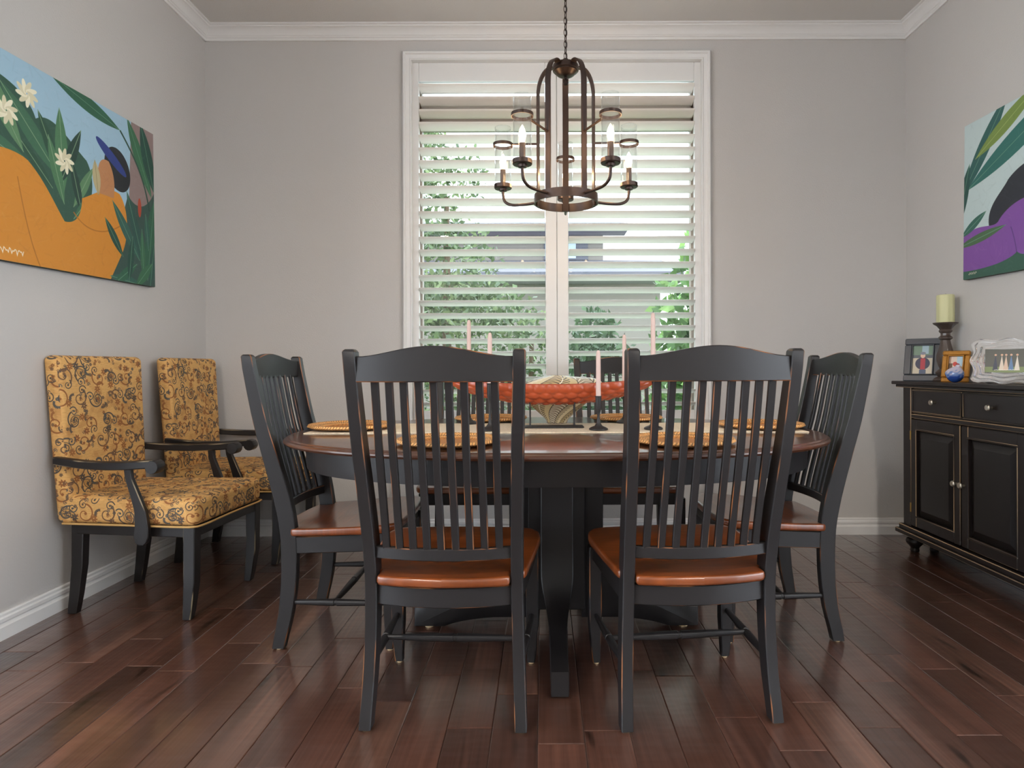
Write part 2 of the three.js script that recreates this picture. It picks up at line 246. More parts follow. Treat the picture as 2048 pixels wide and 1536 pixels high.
// floor: hand-scraped planks, each its own piece in the part of the room the photograph shows
{
  const floor = struct('floor'); const R = rng(5);
  part('subfloor', boxUV(GX0 - T, GX1 + T, -0.1, -0.0135, ZB - T, ZF + T), std({ color: '#150d0a', roughness: 0.9 }), floor);
  const tones = ['#866153', '#956b5c', '#76564b', '#a27a69', '#8e6658', '#826054'].map((c) => phy({ color: c, map: woodMap, bumpMap: scrapeMap, bumpScale: 0.0035, roughness: 0.3, clearcoat: 1.0, clearcoatRoughness: 0.16 }));
  const PW = 0.126, X0 = -0.016;
  const plank = (xa, xb, za, zb) => { // top face with eased edges, uv in metres with a shift of its own
    const e = 0.0024, dp = 0.0013, th = 0.0135, g = 0.0005, ou = R(), ov = R(), a = xa + g, b = xb - g, c = za + g, d = zb - g;
    const P = [[a + e, 0, c + e], [b - e, 0, c + e], [b - e, 0, d - e], [a + e, 0, d - e], [a, -dp, c], [b, -dp, c], [b, -dp, d], [a, -dp, d], [a, -th, c], [b, -th, c], [b, -th, d], [a, -th, d]];
    const F = [[3, 2, 1, 0]]; for (let k = 0; k < 4; k++) { const n = (k + 1) % 4; F.push([k, n, 4 + n, 4 + k]); F.push([4 + k, 4 + n, 8 + n, 8 + k]); }
    const pos = [], uv = []; for (const [p, q, r, s] of F) for (const i of [p, q, r, p, r, s]) { pos.push(...P[i]); uv.push(P[i][0] / 0.5 + ou, P[i][2] / 2 + ov); }
    const o = new THREE.BufferGeometry(); o.setAttribute('position', new THREE.Float32BufferAttribute(pos, 3)); o.setAttribute('uv', new THREE.Float32BufferAttribute(uv, 2)); o.computeVertexNormals(); return o;
  };
  const known = { '-1': [-1.911], 0: [-1.658], '-2': [-1.732], '-3': [-2.03], 2: [-2.06], 3: [-2.02, -3.05], 4: [-1.78], '-5': [-1.95], 5: [-2.3], 6: [-1.86], 7: [-2.45] };
  const behind = [];
  for (let k = -17; k <= 18; k++) {
    const xa = Math.max(RX0, X0 + k * PW), xb = Math.min(RX1, X0 + (k + 1) * PW); if (xb - xa < 0.01) continue;
    let cuts = known[k] ? [...known[k]] : [-1.7 - R() * 0.7];
    while (Math.min(...cuts) > ZB + 0.35) cuts.push(Math.min(...cuts) - 0.38 - R() * 0.62);
    while (Math.max(...cuts) < -1.0) cuts.push(Math.max(...cuts) + 0.4 + R() * 0.6);
    cuts = [ZB, ...cuts.filter((z) => z > ZB + 0.06).sort((p, q) => p - q)];
    for (let i = 0; i + 1 < cuts.length; i++) part('plank', plank(xa, xb, cuts[i], cuts[i + 1]), tones[Math.floor(R() * tones.length)], floor);
    let z = cuts[cuts.length - 1]; while (z < ZF) { const z2 = Math.min(ZF, z + 0.5 + R() * 0.6); behind.push(plank(xa, xb, z, z2)); z = z2; }
  }
  for (const [p, q, z0] of [[GX0, RX0, ZNL], [RX1, GX1, ZNR]]) for (let x = p; x < q - 0.001; x += PW) { let z = z0; while (z < ZF) { const z2 = Math.min(ZF, z + 0.7 + R() * 0.9); behind.push(plank(x, Math.min(q, x + PW), z, z2)); z = z2; } }
  part('plank_field', merge(behind), tones[0], floor).userData.kind = 'stuff';
}

// the window: casing on the wall, frame and glass behind the shutters
{
  const w = struct('window_1'); const x0 = -0.824, x1 = 1.0, y0 = 0.6, y1 = 2.872, cw = 0.052;
  const prof = [[0, 0], [0, 0.024], [0.006, 0.03], [0.016, 0.03], [0.02, 0.022], [0.04, 0.018], [0.044, 0.022], [cw, 0.022], [cw, -0.05]]; // [inward from the outer edge, out of the wall]
  const side = (a, b, inx, iny) => { const pos = [], uv = []; const P = (e, [p, q]) => V(e[0] + inx(e) * p, e[1] + iny(e) * p, ZB + q); for (let i = 0; i + 1 < prof.length; i++) for (const [e, k] of [[a, i], [b, i], [b, i + 1], [a, i], [b, i + 1], [a, i + 1]]) { const p = P(e, prof[k]); pos.push(p.x, p.y, p.z); uv.push(p.x, p.y); } const g = new THREE.BufferGeometry(); g.setAttribute('position', new THREE.Float32BufferAttribute(pos, 3)); g.setAttribute('uv', new THREE.Float32BufferAttribute(uv, 2)); return toCreasedNormals(g, 0.4); };
  const inx = (e) => (e[0] === x0 ? 1 : -1), iny = (e) => (e[1] === y0 ? 1 : -1);
  [[[x0, y0], [x0, y1]], [[x0, y1], [x1, y1]], [[x1, y1], [x1, y0]], [[x1, y0], [x0, y0]]].forEach(([a, b]) => part('casing', side(a, b, inx, iny), M.white, w));
  const zf = ZB - 0.12, sash = (wd, h, x, y) => part('sash', box(wd, h, 0.05, x, y, zf), M.sash, w);
  sash(0.06, 2.19, WIN.x0 + 0.03, 1.735); sash(0.06, 2.19, WIN.x1 - 0.03, 1.735); sash(0.09, 1.81, 0.088, 1.545); sash(1.757, 0.05, 0.0885, 0.665); sash(1.757, 0.05, 0.0885, 2.805); sash(1.757, 0.17, 0.0885, 2.535); sash(0.09, 0.2, 0.088, 2.71);
  for (const [x, wd] of [[-0.3435, 0.78], [0.52, 0.78]]) { part('pane', new THREE.PlaneGeometry(wd, 1.77).translate(x, 1.57, zf - 0.005), M.solar, w); part('pane', new THREE.PlaneGeometry(wd, 0.17).translate(x, 2.7, zf - 0.005), M.solar, w); }
}
// plantation shutters: two hinged panels
{
  const N = 26, TOP = 2.708, SP = 0.0757, zc = ZB - 0.028;
  const lou = (wd) => { const n = 14, pos = [], uv = [], ring = Array.from({ length: n }, (_, i) => { const a = (i / n) * 6.2832; return [Math.sign(Math.sin(a)) * Math.pow(Math.abs(Math.sin(a)), 0.8) * 0.0055, Math.cos(a) * 0.0445]; });
    for (let i = 0; i < n; i++) { const a = ring[i], b = ring[(i + 1) % n]; for (const [q, x] of [[a, -1], [b, -1], [b, 1], [a, -1], [b, 1], [a, 1]]) { pos.push(x * wd / 2, q[0], q[1]); uv.push(x, q[1]); } for (const s of [-1, 1]) { const t = s > 0 ? [[0, 0], a, b] : [[0, 0], b, a]; for (const q of t) { pos.push(s * wd / 2, q[0], q[1]); uv.push(0, 0); } } }
    const g = new THREE.BufferGeometry(); g.setAttribute('position', new THREE.Float32BufferAttribute(pos, 3)); g.setAttribute('uv', new THREE.Float32BufferAttribute(uv, 2)); return toCreasedNormals(g, 0.7); };
  const LW = 0.7535, lg = lou(LW - 0.004);
  const panel = (xl, xr, sl, sr, hx, label) => {
    const s = thing('window_shutter', label, 'shutter', [0, 0, 0], 0, 'plantation shutter panels in the window');
    part('stile', box(sl, 2.17, 0.03, xl + sl / 2, 1.735, zc), M.white, s); part('stile', box(sr, 2.17, 0.03, xr - sr / 2, 1.735, zc), M.white, s);
    const cx = (xl + sl + xr - sr) / 2, wl = xr - sr - xl - sl;
    part('rail', box(wl, 0.112, 0.028, cx, 2.764, zc), M.white, s); part('rail', box(wl, 0.09, 0.028, cx, 0.695, zc), M.white, s);
    for (let i = 0; i < N; i++) { const l = part('louver', lg, M.louver, s); l.position.set(cx, TOP - SP * (i + 0.5), zc); l.rotation.x = THREE.MathUtils.degToRad(-17); }
    for (const y of [2.735, 2.07, 1.385, 0.85]) part('hinge', box(0.011, 0.075, 0.012, hx, y, ZB + 0.012), M.white, s);
    return s;
  };
  panel(-0.782, 0.087, 0.0475, 0.067, -0.779, 'white louvred shutter panel nearer the armchairs, left half of window');
  panel(0.09, 0.959, 0.067, 0.0475, 0.956, 'white louvred shutter panel nearer the buffet, right half of window');
}

// ------------------------------------------------------------------ outdoors
{
  struct('ground', boxUV(-40, 40, -0.5, -0.25, -60, -3.9), std({ color: '#5f7548', roughness: 0.95 }), 'green lawn outside the window');
  const terrace = std({ color: '#cfccc8', roughness: 0.9 });
  struct('pavement', merge([boxUV(-30, GX0 - T, -0.5, -0.12, -3.9, 30), boxUV(GX1 + T, 30, -0.5, -0.12, -3.9, 30), boxUV(GX0 - T, GX1 + T, -0.5, -0.12, ZF + T, 30)]), terrace, 'pale concrete terrace round the living space');
  const R = rng(77);
  function plant(name, label, cat, [px, pz], blobs, leafN, leaf, cols, trunkH, grp) {
    const g = thing(name, label, cat, [px, -0.25, pz], 0, grp);
    part('trunk', lathe([[0.06, 0], [0.05, trunkH * 0.5], [0.03, trunkH], [0, trunkH]], 8), std({ color: '#6a5644', roughness: 0.9 }), g);
    const pos = [], col = [], nor = [], uv = [], tot = blobs.reduce((s, b) => s + b[3] * b[4], 0);
    for (const [bx, by, bz, rx, ry] of blobs) for (let i = 0; i < leafN * (rx * ry) / tot; i++) {
      const a = R() * 6.283, z = R() * 2 - 1, r = 0.5 + 0.52 * R(), q = Math.sqrt(1 - z * z), C = V(bx + Math.cos(a) * q * rx * r, by + z * ry * r, bz + Math.sin(a) * q * rx * r);
      const d = V(R() - 0.5, R() - 0.35, R() - 0.5).normalize(), s = V(R() - 0.5, R() - 0.5, R() - 0.5).cross(d).normalize(), l = leaf * (0.7 + R() * 0.7), n = s.clone().cross(d), c = cols[Math.floor(R() * cols.length)], b = 0.8 + R() * 0.4;
      const p = [C, C.clone().addScaledVector(d, l * 0.5).addScaledVector(s, l * 0.24), C.clone().addScaledVector(d, l), C.clone().addScaledVector(d, l * 0.5).addScaledVector(s, -l * 0.24)];
      for (const k of [0, 1, 2, 0, 2, 3]) { pos.push(p[k].x, p[k].y, p[k].z); nor.push(n.x, n.y, n.z); uv.push(k & 1, k >> 1); col.push(c[0] * b, c[1] * b, c[2] * b); }
    }
    const m = new THREE.BufferGeometry(); m.setAttribute('position', new THREE.Float32BufferAttribute(pos, 3)); m.setAttribute('normal', new THREE.Float32BufferAttribute(nor, 3)); m.setAttribute('uv', new THREE.Float32BufferAttribute(uv, 2)); m.setAttribute('color', new THREE.Float32BufferAttribute(col, 3));
    part('foliage', m, phy({ vertexColors: true, roughness: 0.8, transmission: 0.4, thickness: 0 }), g).userData.kind = 'stuff';
    return g;
  }
  const G1 = ['#5d6f48', '#6e8155', '#4e623f', '#8a9a69'].map(lin), G2 = ['#5a8140', '#719a52', '#466a32', '#93b46a'].map(lin), G3 = ['#50694a', '#647f58', '#425b3d'].map(lin);
  plant('garden_tree', 'tall feathery green tree behind the left shutter panel', 'tree', [-1.1, -7.2], [[0, 0.7, 0, 0.95, 0.8], [0.05, 1.6, 0, 0.95, 0.8], [-0.1, 2.3, 0, 0.8, 0.7], [0.15, 1.9, 0.1, 0.9, 0.4], [-0.25, 3.0, 0, 0.5, 0.6], [-0.2, 3.6, 0, 0.3, 0.5], [0.25, 3.5, 0, 0.25, 0.3]], 8500, 0.085, G1, 3.2);
  plant('garden_tree', 'broad-leaved green tree at the far side of the right shutter panel', 'tree', [1.62, -6.6], [[0, 1.2, 0, 0.55, 0.55], [0.05, 1.8, 0, 0.5, 0.55], [0.15, 2.35, 0, 0.35, 0.35], [0, 0.7, 0, 0.5, 0.45]], 1500, 0.16, G2, 2.0);
  plant('shrub', 'dark leafy shrub low behind the right shutter panel', 'shrub', [0.62, -7.4], [[0, 0.6, 0, 0.55, 0.5], [0.05, 1.15, 0, 0.5, 0.5], [0, 1.6, 0, 0.3, 0.35]], 2600, 0.09, G3, 1.3, 'garden shrubs');
  plant('shrub', 'thin pale shrub between tall tree and house corner', 'shrub', [-0.15, -8.6], [[0, 0.6, 0, 0.35, 0.5], [0, 1.5, 0, 0.3, 0.6]], 900, 0.09, G1, 1.6, 'garden shrubs');
  plant('shrub', 'low rounded shrub beyond the lawn at the tall tree foot', 'shrub', [-3.1, -8.4], [[0, 0.6, 0, 0.8, 0.6], [0.3, 1.1, 0, 0.7, 0.5]], 2400, 0.09, G3, 1.0, 'garden shrubs');
  const h = thing('neighbour_house', 'grey two-storey neighbouring house with shingled roofs seen through shutters', 'house', [0, -0.25, 0]);
  const siding = std({ color: '#857c76', roughness: 0.9 }), trimM = std({ color: '#5c5a66', roughness: 0.7 }), roofM = std({ color: '#75727a', roughness: 0.95 }), soffit = std({ color: '#8a8290', roughness: 0.8 });
  part('wall', boxUV(-9, 3.4, 0, 3.75, -24, -18), siding, h); part('wall', boxUV(-9, 2.0, 3.75, 5.9, -25, -20.5), siding, h);
  const slope = (x0, x1, ya, za, yb, zb) => { const g = quads([[V(x0, ya, za), V(x1, ya, za)], [V(x0, yb, zb), V(x1, yb, zb)]]); return g; };
  part('roof', merge([slope(-9.5, 3.9, 3.85, -17.3, 4.75, -20.5), slope(-9.5, 3.9, 3.78, -17.3, 4.68, -20.5)]), roofM, h);
  part('roof', merge([slope(-9.5, 2.75, 5.75, -19.7, 6.6, -23), slope(-9.5, 2.75, 5.68, -19.7, 6.5, -23)]), roofM, h);
  part('gutter', box(13.4, 0.22, 0.14, -2.8, 3.76, -17.25), trimM, h); part('gutter', box(12.2, 0.2, 0.12, -3.4, 5.66, -19.65), trimM, h);
  part('soffit', boxUV(-9.5, 2.7, 5.55, 5.58, -20.5, -19.6), soffit, h); part('soffit', boxUV(-9.5, 3.9, 3.62, 3.65, -18, -17.2), soffit, h);
  const win = part('window', boxUV(0.05, 1.5, 4.75, 5.4, -20.5, -20.44), trimM, h); part('pane', boxUV(0.1, 1.1, 4.8, 5.35, -20.45, -20.42), std({ color: '#aebcc8', roughness: 0.2 }), win);
  part('vent', box(0.3, 0.16, 0.3, -0.6, 6.5, -21.5), trimM, h);
}

// ------------------------------------------------------------------ dining table
const TX = 0.05, TZ = -2.42, TH = 0.755, TA = 1.005, TB = 0.65;
{
  const t = thing('dining_table', 'oval wooden dining table with brown top on black pedestal', 'table', [TX, 0, TZ]);
  const oval = (p, n = 96) => Array.from({ length: n + 1 }, (_, i) => { const a = (i / n) * 6.28319, c = Math.cos(a), s = Math.sin(a), k = 2.25; return [Math.sign(c) * Math.pow(Math.abs(c), 2 / k) * (TA - p), Math.sign(s) * Math.pow(Math.abs(s), 2 / k) * (TB - p)]; });
  const skin = (prof, cap) => { const rows = prof.map(([p, y]) => oval(p).map(([x, z]) => V(x, y, z))); if (cap) rows.unshift(rows[0].map((q) => V(q.x * 0.001, q.y, q.z * 0.001))); const g = quads(rows.reverse()); const p = g.attributes.position, uv = g.attributes.uv; for (let i = 0; i < p.count; i++) uv.setXY(i, p.getX(i), p.getZ(i)); return toCreasedNormals(g.toNonIndexed(), 0.5); };
  part('tabletop', skin([[0.02, TH], [0.014, TH - 0.001], [0.011, TH - 0.005], [0.004, TH - 0.007], [0.0, TH - 0.012], [0.0, TH - 0.017], [0.006, TH - 0.024], [0.03, TH - 0.026], [0.5, TH - 0.026]], true), M.tabletop, t);
  part('apron', skin([[0.075, TH - 0.026], [0.075, TH - 0.09], [0.078, TH - 0.112], [0.1, TH - 0.112], [0.1, TH - 0.026]]), M.blackPlain, t);
  const P = { paint: PAINT, worn: WORN, wear: 0.15 };
  part('base_plate', box(0.62, 0.045, 0.44, 0, TH - 0.05, 0, P), M.black, t);
  part('column', box(0.21, 0.6, 0.21, 0, 0.4, 0, P), M.black, t);
  // four sweeping legs around the column
  const shp = new THREE.Shape(); const L = 0.54;
  shp.moveTo(0.1, 0.7); shp.lineTo(0.175, 0.7); shp.bezierCurveTo(0.18, 0.42, 0.16, 0.3, 0.2, 0.22); shp.bezierCurveTo(0.24, 0.14, 0.36, 0.085, 0.47, 0.082); shp.lineTo(L, 0.08); shp.lineTo(L, 0.012); shp.lineTo(L - 0.11, 0.012); shp.bezierCurveTo(0.38, 0.03, 0.32, 0.04, 0.24, 0.045); shp.lineTo(0.1, 0.045); shp.closePath();
  const lg = new THREE.ExtrudeGeometry(shp, { depth: 0.078, bevelEnabled: true, bevelSize: 0.003, bevelThickness: 0.003, bevelSegments: 1, curveSegments: 14 }).translate(0, 0, -0.039);
  { const p = lg.attributes.position; for (let i = 0; i < p.count; i++) { const x = p.getX(i), y = p.getY(i); p.setZ(i, p.getZ(i) / 0.039 * lerp(0.026, 0.054, sm(0.08, 0.26, y) * (1 - 0.35 * sm(0.2, 0.45, x)))); } }
  const lg2 = toCreasedNormals(lg, 0.6);
  for (let k = 0; k < 4; k++) { const l = part('leg', lg2, M.blackPlain, t); l.rotation.y = k * Math.PI / 2; const f = part('glide', lathe([[0, 0], [0.018, 0], [0.018, 0.012], [0, 0.012]], 14), M.glide, l); f.position.set(L - 0.05, 0, 0); }
}
{ // runner: thin woven cloth with a wavy hem
  const rows = [], n = 60, w = 0.19; for (let j = 0; j <= 6; j++) { const r = []; for (let i = 0; i <= n; i++) { const x = -0.935 + 1.87 * i / n, s = j / 6 * 2 - 1, e = Math.abs(s) > 0.99 ? 0.004 * nz(i * 0.9, j, 4) : 0; r.push(V(x + TX + 0.005 * nz(j * 2, i < 1 || i > n - 1 ? 5 : 0, 0), TH + 0.0035 + 0.0008 * nz(i * 0.7, j * 1.4, 1), -2.5 + s * w + e)); } rows.push(r); }
  const top = quads(rows), low = quads(rows.map((r) => r.map((p) => V(p.x, TH + 0.0006, p.z)))); const p0 = rows[6], hem = [];
  const edge = (pts) => quads([pts, pts.map((p) => V(p.x, TH + 0.0004, p.z))]);
  const g = merge([top, low, edge(rows[0]), edge(rows[6]), edge(rows.map((r) => r[0])), edge(rows.map((r) => r[n]))]);
  const p = g.attributes.position, uv = g.attributes.uv; for (let i = 0; i < p.count; i++) uv.setXY(i, p.getX(i) * 4.5, p.getZ(i) * 4.5);
  solo('table_runner', g, std({ map: burlap, roughness: 0.95 }), 'cream woven runner laid along the dining table', 'runner');
}
// rattan chargers
{
  const prof = []; for (let i = 0; i <= 40; i++) { const r = 0.165 - i * 0.0016, b = Math.abs(Math.sin(i / 40 * Math.PI * 6)); prof.push([r, 0.018 - i * 0.00022 + b * 0.003 - (i < 2 ? 0.004 : 0)]); }
  const rim = lathe([[0.1, 0.0035], [0.155, 0.007], [0.166, 0.0125], ...prof], 72), well = lathe([[0.101, 0.0105], [0.094, 0.0048], [0.0, 0.0048], [0.0, 0.0005], [0.1, 0.0005], [0.101, 0.0034]], 48);
  { const p = rim.attributes.position, uv = rim.attributes.uv; for (let i = 0; i < p.count; i++) { const r = Math.hypot(p.getX(i), p.getZ(i)); uv.setY(i, (0.167 - r) / 0.067); } }
  { const p = well.attributes.position, uv = well.attributes.uv; for (let i = 0; i < p.count; i++) uv.setXY(i, p.getX(i) * 3, p.getZ(i) * 12); }
  const rm = std({ map: rattan, bumpMap: rattan, bumpScale: 0.004, roughness: 0.55 }), wm = std({ map: rattan, bumpMap: rattan, bumpScale: 0.001, roughness: 0.6, color: '#d8c4a8' });
  const p0 = thing('rattan_charger', 'rattan charger before the near slat-back chair on the left', 'charger', [0, 0, 0], 0, 'rattan chargers set round the table'); part('rim', rim, rm, p0); part('well', well, wm, p0);
  const y = TH + 0.0005; p0.position.set(-0.3, y, -1.995);
  dup(p0, 'rattan charger before the near slat-back chair on the right', [0.445, y, -1.995], 0.7);
  dup(p0, 'rattan charger on runner end by the chair nearest the armchairs', [-0.755, y + 0.004, -2.47], 1.4);
  dup(p0, 'rattan charger on runner end by the chair nearest the buffet', [0.86, y + 0.004, -2.47], 2.2);
  dup(p0, 'rattan charger at window side, left of the shell bowl', [-0.236, y, -2.86], 2.9);
  dup(p0, 'rattan charger at window side, right of the shell bowl', [0.382, y, -2.86], 3.6);
}
// candlesticks with tapers
{
  const y0 = TH + 0.0042;
  const stick = (h) => lathe([[0, 0], [0.034, 0], [0.036, 0.002], [0.036, 0.006], [0.03, 0.01], [0.015, 0.016], [0.008, 0.026], [0.0052, 0.045], [0.005, h - 0.075], [0.0068, h - 0.065], [0.0105, h - 0.052], [0.0115, h - 0.045], [0.0115, h - 0.004], [0.0135, h - 0.002], [0.0135, h], [0.0098, h], [0.0098, h - 0.02], [0, h - 0.02]], 24);
  const list = [[-0.313, -2.66, 0.25, 1.2, 'tall', 'left of red bowl, nearer the window'], [-0.2, -2.375, 0.18, 1.13, 'medium', 'left of red bowl, nearer the camera'], [0.213, -2.385, 0.13, 1.062, 'short', 'in front of the red boat bowl'], [0.351, -2.68, 0.18, 1.137, 'medium', 'behind the right tip of the red bowl'], [0.425, -2.4, 0.25, 1.206, 'tall', 'at the right tip of the red bowl']];
  for (const [x, z, h, top, size, where] of list) {
    const c = thing('candlestick', `${size} black iron candlestick ${where}`, 'candlestick', [x, y0, z], 0, 'iron candlesticks on the runner'); part('holder', stick(h), M.iron, c);
    const L = top - y0 - h + 0.02, k = thing('taper_candle', `pale pink taper candle in ${size} candlestick ${where}`, 'candle', [x, y0 + h - 0.0195, z], 0, 'taper candles on the table');
    part('wax', lathe([[0, 0], [0.0095, 0], [0.0095, 0.025], [0.0085, L - 0.02], [0.0072, L - 0.006], [0.004, L], [0, L]], 18), M.taper, k);
    part('wick', tube([[0, L - 0.002, 0], [0.0005, L + 0.004, 0], [0.003, L + 0.008, 0]], 0.0011, 6, 5), M.iron, k);
  }
}
{ // red boat-shaped bowl on its stand
  const b = thing('boat_bowl', 'long red-orange boat-shaped bowl with scaled relief on black stand', 'bowl', [0.038, 0, -2.49]);
  const nu = 96, nv = 22, outer = [], inner = [], L = 0.42;
  const pt = (u, v, off) => { const x = u * L, e = Math.sqrt(Math.max(0, 1 - Math.pow(Math.abs(u), 2.4))), w = 0.075 * e + 0.004, rim = 0.93 + 0.028 * Math.pow(Math.abs(u), 2.2), bot = 0.856 + 0.06 * Math.pow(Math.abs(u), 2.2) + (1 - e) * 0.03, a = v * Math.PI, hh = rim - Math.min(bot, rim - 0.012);
    const cz = Math.cos(a), cy = Math.sin(a); const cell = off ? 0 : (() => { const r = Math.floor(v * 8), q = u * 8.5 + (r % 2) * 0.5, fx = (q - Math.round(q)) * 2, fy = (v * 8 - r) * 2 - 1; return 0.0085 * Math.max(0, 1 - fx * fx - fy * fy * 0.6) * e; })();
    return V(x, rim - Math.pow(cy, 0.85) * (hh - off) + 0.0 - cell * cy, cz * (w - off) + Math.sign(cz) * cell * 0.6); };
  for (let j = 0; j <= nv * 3; j++) { const r = [], q = []; for (let i = 0; i <= nu * 2; i++) { const u = (i / (nu * 2)) * 2 - 1, v = j / (nv * 3); r.push(pt(u, v, 0)); if (j % 3 === 0) q.push(pt(u, v, 0.005)); } outer.push(r); if (q.length) inner.push(q); }
  const rim = [[outer[0], inner[0]], [outer[outer.length - 1], inner[inner.length - 1]]].map(([a, c]) => quads([a, c]));
  const red = phy({ color: '#a5431d', roughness: 0.34, clearcoat: 0.5, clearcoatRoughness: 0.2 });
  part('bowl', merge([quads(outer), quads(inner), ...rim]), red, b);
  const leg = (x, z, s) => tube([[x, TH + 0.012, z], [x, 0.8, z], [x, 0.866, z + s * 0.006]], 0.0028, 8, 6);
  const st = part('stand', merge([box(0.25, 0.007, 0.07, 0, TH + 0.008, 0), ...[[-0.088, 0.028, 1], [-0.088, -0.028, -1], [0.088, 0.028, 1], [0.088, -0.028, -1]].map((a) => leg(...a))]), M.iron, b);
}
{ // shell-patterned art bowl: narrow foot, wide belly, folded lip
  const b = thing('shell_bowl', 'cream and brown striped shell-shaped art bowl behind the red boat bowl', 'bowl', [0.062, TH + 0.0042, -2.7]);
  const prof = curve1([[0, 0.042], [0.08, 0.05], [0.25, 0.088], [0.45, 0.135], [0.6, 0.162], [0.72, 0.172], [0.82, 0.16], [0.92, 0.11], [1, 0.03]]), H = 0.205, rows = [];
  for (let j = 0; j <= 44; j++) { const t = j / 44, r = []; for (let i = 0; i <= 72; i++) { const a = (i / 72) * 6.28319, lip = sm(0.5, 0.8, t) * (1 - sm(0.85, 1, t)), R = prof(t) * (1 + 0.16 * lip * Math.pow(Math.max(0, Math.cos(a)), 6)); r.push(V(Math.cos(a) * R, t * H + 0.014 * lip * Math.pow(Math.max(0, Math.cos(a)), 6), Math.sin(a) * R * 0.72)); } rows.push(r); }
  rows.unshift(rows[0].map(() => V(0, 0, 0)));
  part('body', quads(rows.reverse()), phy({ map: shell, roughness: 0.28, clearcoat: 0.6, clearcoatRoughness: 0.1 }), b);
}

// ------------------------------------------------------------------ slat-back dining chairs
{
  const P = (wear, seed) => ({ paint: PAINT, worn: WORN, wear, seed });
  const back = curve1([[0, 0.03], [0.06, 0.021], [0.12, 0.010], [0.25, 0], [0.40, 0.004], [0.5, 0.02], [0.57, 0.036], [0.7, 0.069], [0.79, 0.092], [0.9, 0.113], [1.0, 0.13], [1.05, 0.136]]);
  const wid = curve1([[0, 0.042], [0.12, 0.05], [0.25, 0.054], [0.4, 0.057], [0.57, 0.06], [0.79, 0.05], [0.9, 0.045], [1.05, 0.038]]);
  const lat = curve1([[0, 0.2145], [0.25, 0.206], [0.44, 0.2035], [0.7, 0.209], [1.05, 0.2205]]);
  const pz = (h) => back(h) - wid(h) / 2 - 0.0085;
  const bow = (h, x) => lerp(0.04, 0.03, sm(0.5, 1, h)) * (1 - Math.pow(x / 0.215, 2));
  const post = (s) => { const S = []; for (let i = 0; i <= 26; i++) { const h = 0.006 + 1.034 * i / 26; S.push({ p: V(s * lat(h), h, pz(h)), u: V(0.0165, 0, 0), v: V(0, 0, wid(h) / 2) }); } S.push({ p: V(s * lat(1.045), 1.0445, pz(1.045)), u: V(0.0145, 0, 0), v: V(0, 0, 0.016) }, { p: V(s * lat(1.048), 1.0475, pz(1.048)), u: V(0.011, 0, 0), v: V(0, 0, 0.012) }); return sweep(S, { ch: 0.0025, step: 0.05, ...P(0.2, s * 7 + 3) }); };
  const rail = (hx, y0f, y1f, th, h, seed, zoff = 0) => { const S = []; for (let i = 0; i <= 20; i++) { const x = (i / 10 - 1) * hx, y0 = y0f(x), y1 = y1f(x); S.push({ p: V(x, (y0 + y1) / 2, pz(h) + bow(h, x) + zoff), u: V(0, (y1 - y0) / 2, 0), v: V(0, 0, th) }); } return sweep(S, { ch: 0.0025, step: 0.05, ...P(0.24, seed) }); };
  const slat = (k) => { const x = (k - 4) * 0.039, S = []; for (let i = 0; i <= 12; i++) { const h = 0.498 + (0.972 - 0.498) * i / 12; S.push({ p: V(x, h, pz(h) + bow(h, x)), u: V(0.0102, 0, 0), v: V(0, 0, 0.006) }); } return sweep(S, { ch: 0.002, step: 0.05, ...P(0.14, k * 5 + 1) }); };
  const leg = (s) => sweep([[0.006, 0.013, 0.004], [0.03, 0.0148, 0.002], [0.13, 0.0205, 0], [0.25, 0.021, 0], [0.395, 0.021, 0]].map(([y, r, d]) => ({ p: V(s * (0.228 - d), y, -0.4 + d), u: V(r, 0, 0), v: V(0, 0, r) })), { ch: 0.003, step: 0.03, ...P(0.2, s * 2 + 9) });
  // saddle seat: outline from rear edge round the front
  const outl = []; { const half = [[0, 0.026], [0.1, 0.02], [0.178, 0.006], [0.184, -0.012], [0.186, -0.04], [0.224, -0.046], [0.236, -0.12], [0.25, -0.24], [0.258, -0.33], [0.252, -0.385], [0.228, -0.42], [0.18, -0.433], [0.09, -0.44], [0, -0.442]]; const c = new THREE.CatmullRomCurve3([...half, ...half.slice(1, -1).reverse().map(([x, z]) => [-x, z])].map(([x, z]) => V(x, 0, z)), true, 'catmullrom', 0.35); for (let i = 0; i <= 120; i++) outl.push(c.getPoint(i / 120)); }
  const cz = -0.21, topY = (x, z) => lerp(0.425, 0.45, (0.02 - z) / 0.46), scoop = (x, z) => 0.012 * Math.exp(-Math.pow((z + 0.16) / 0.13, 2)) * (1 - 0.55 * Math.exp(-Math.pow(x / 0.035, 2)) * sm(-0.15, -0.35, z)) * Math.exp(-Math.pow(x / 0.2, 4));
  const ring = (k, inset, dy, flat) => outl.map((o) => { const d = V(o.x, 0, o.z - cz), l = d.length(); d.setLength(Math.max(0.0001, l * k - inset)); const x = d.x, z = cz + d.z; return V(x, topY(x, z) - (flat ? 0 : scoop(x, z)) + dy, z); });
  const seatRows = [ring(0.001, 0, 0), ring(0.25, 0, 0), ring(0.5, 0, 0), ring(0.7, 0, 0), ring(0.85, 0, 0), ring(0.95, 0, 0), ring(1, 0.006, 0), ring(1, 0.0015, -0.003), ring(1, 0, -0.008), ring(1, 0, -0.018), ring(1, 0.003, -0.026, 1), ring(1, 0.01, -0.03, 1), ring(0.001, 0, -0.03, 1)];
  const seat = quads(seatRows); { const p = seat.attributes.position, uv = seat.attributes.uv; for (let i = 0; i < p.count; i++) uv.setXY(i, p.getX(i), p.getZ(i)); }
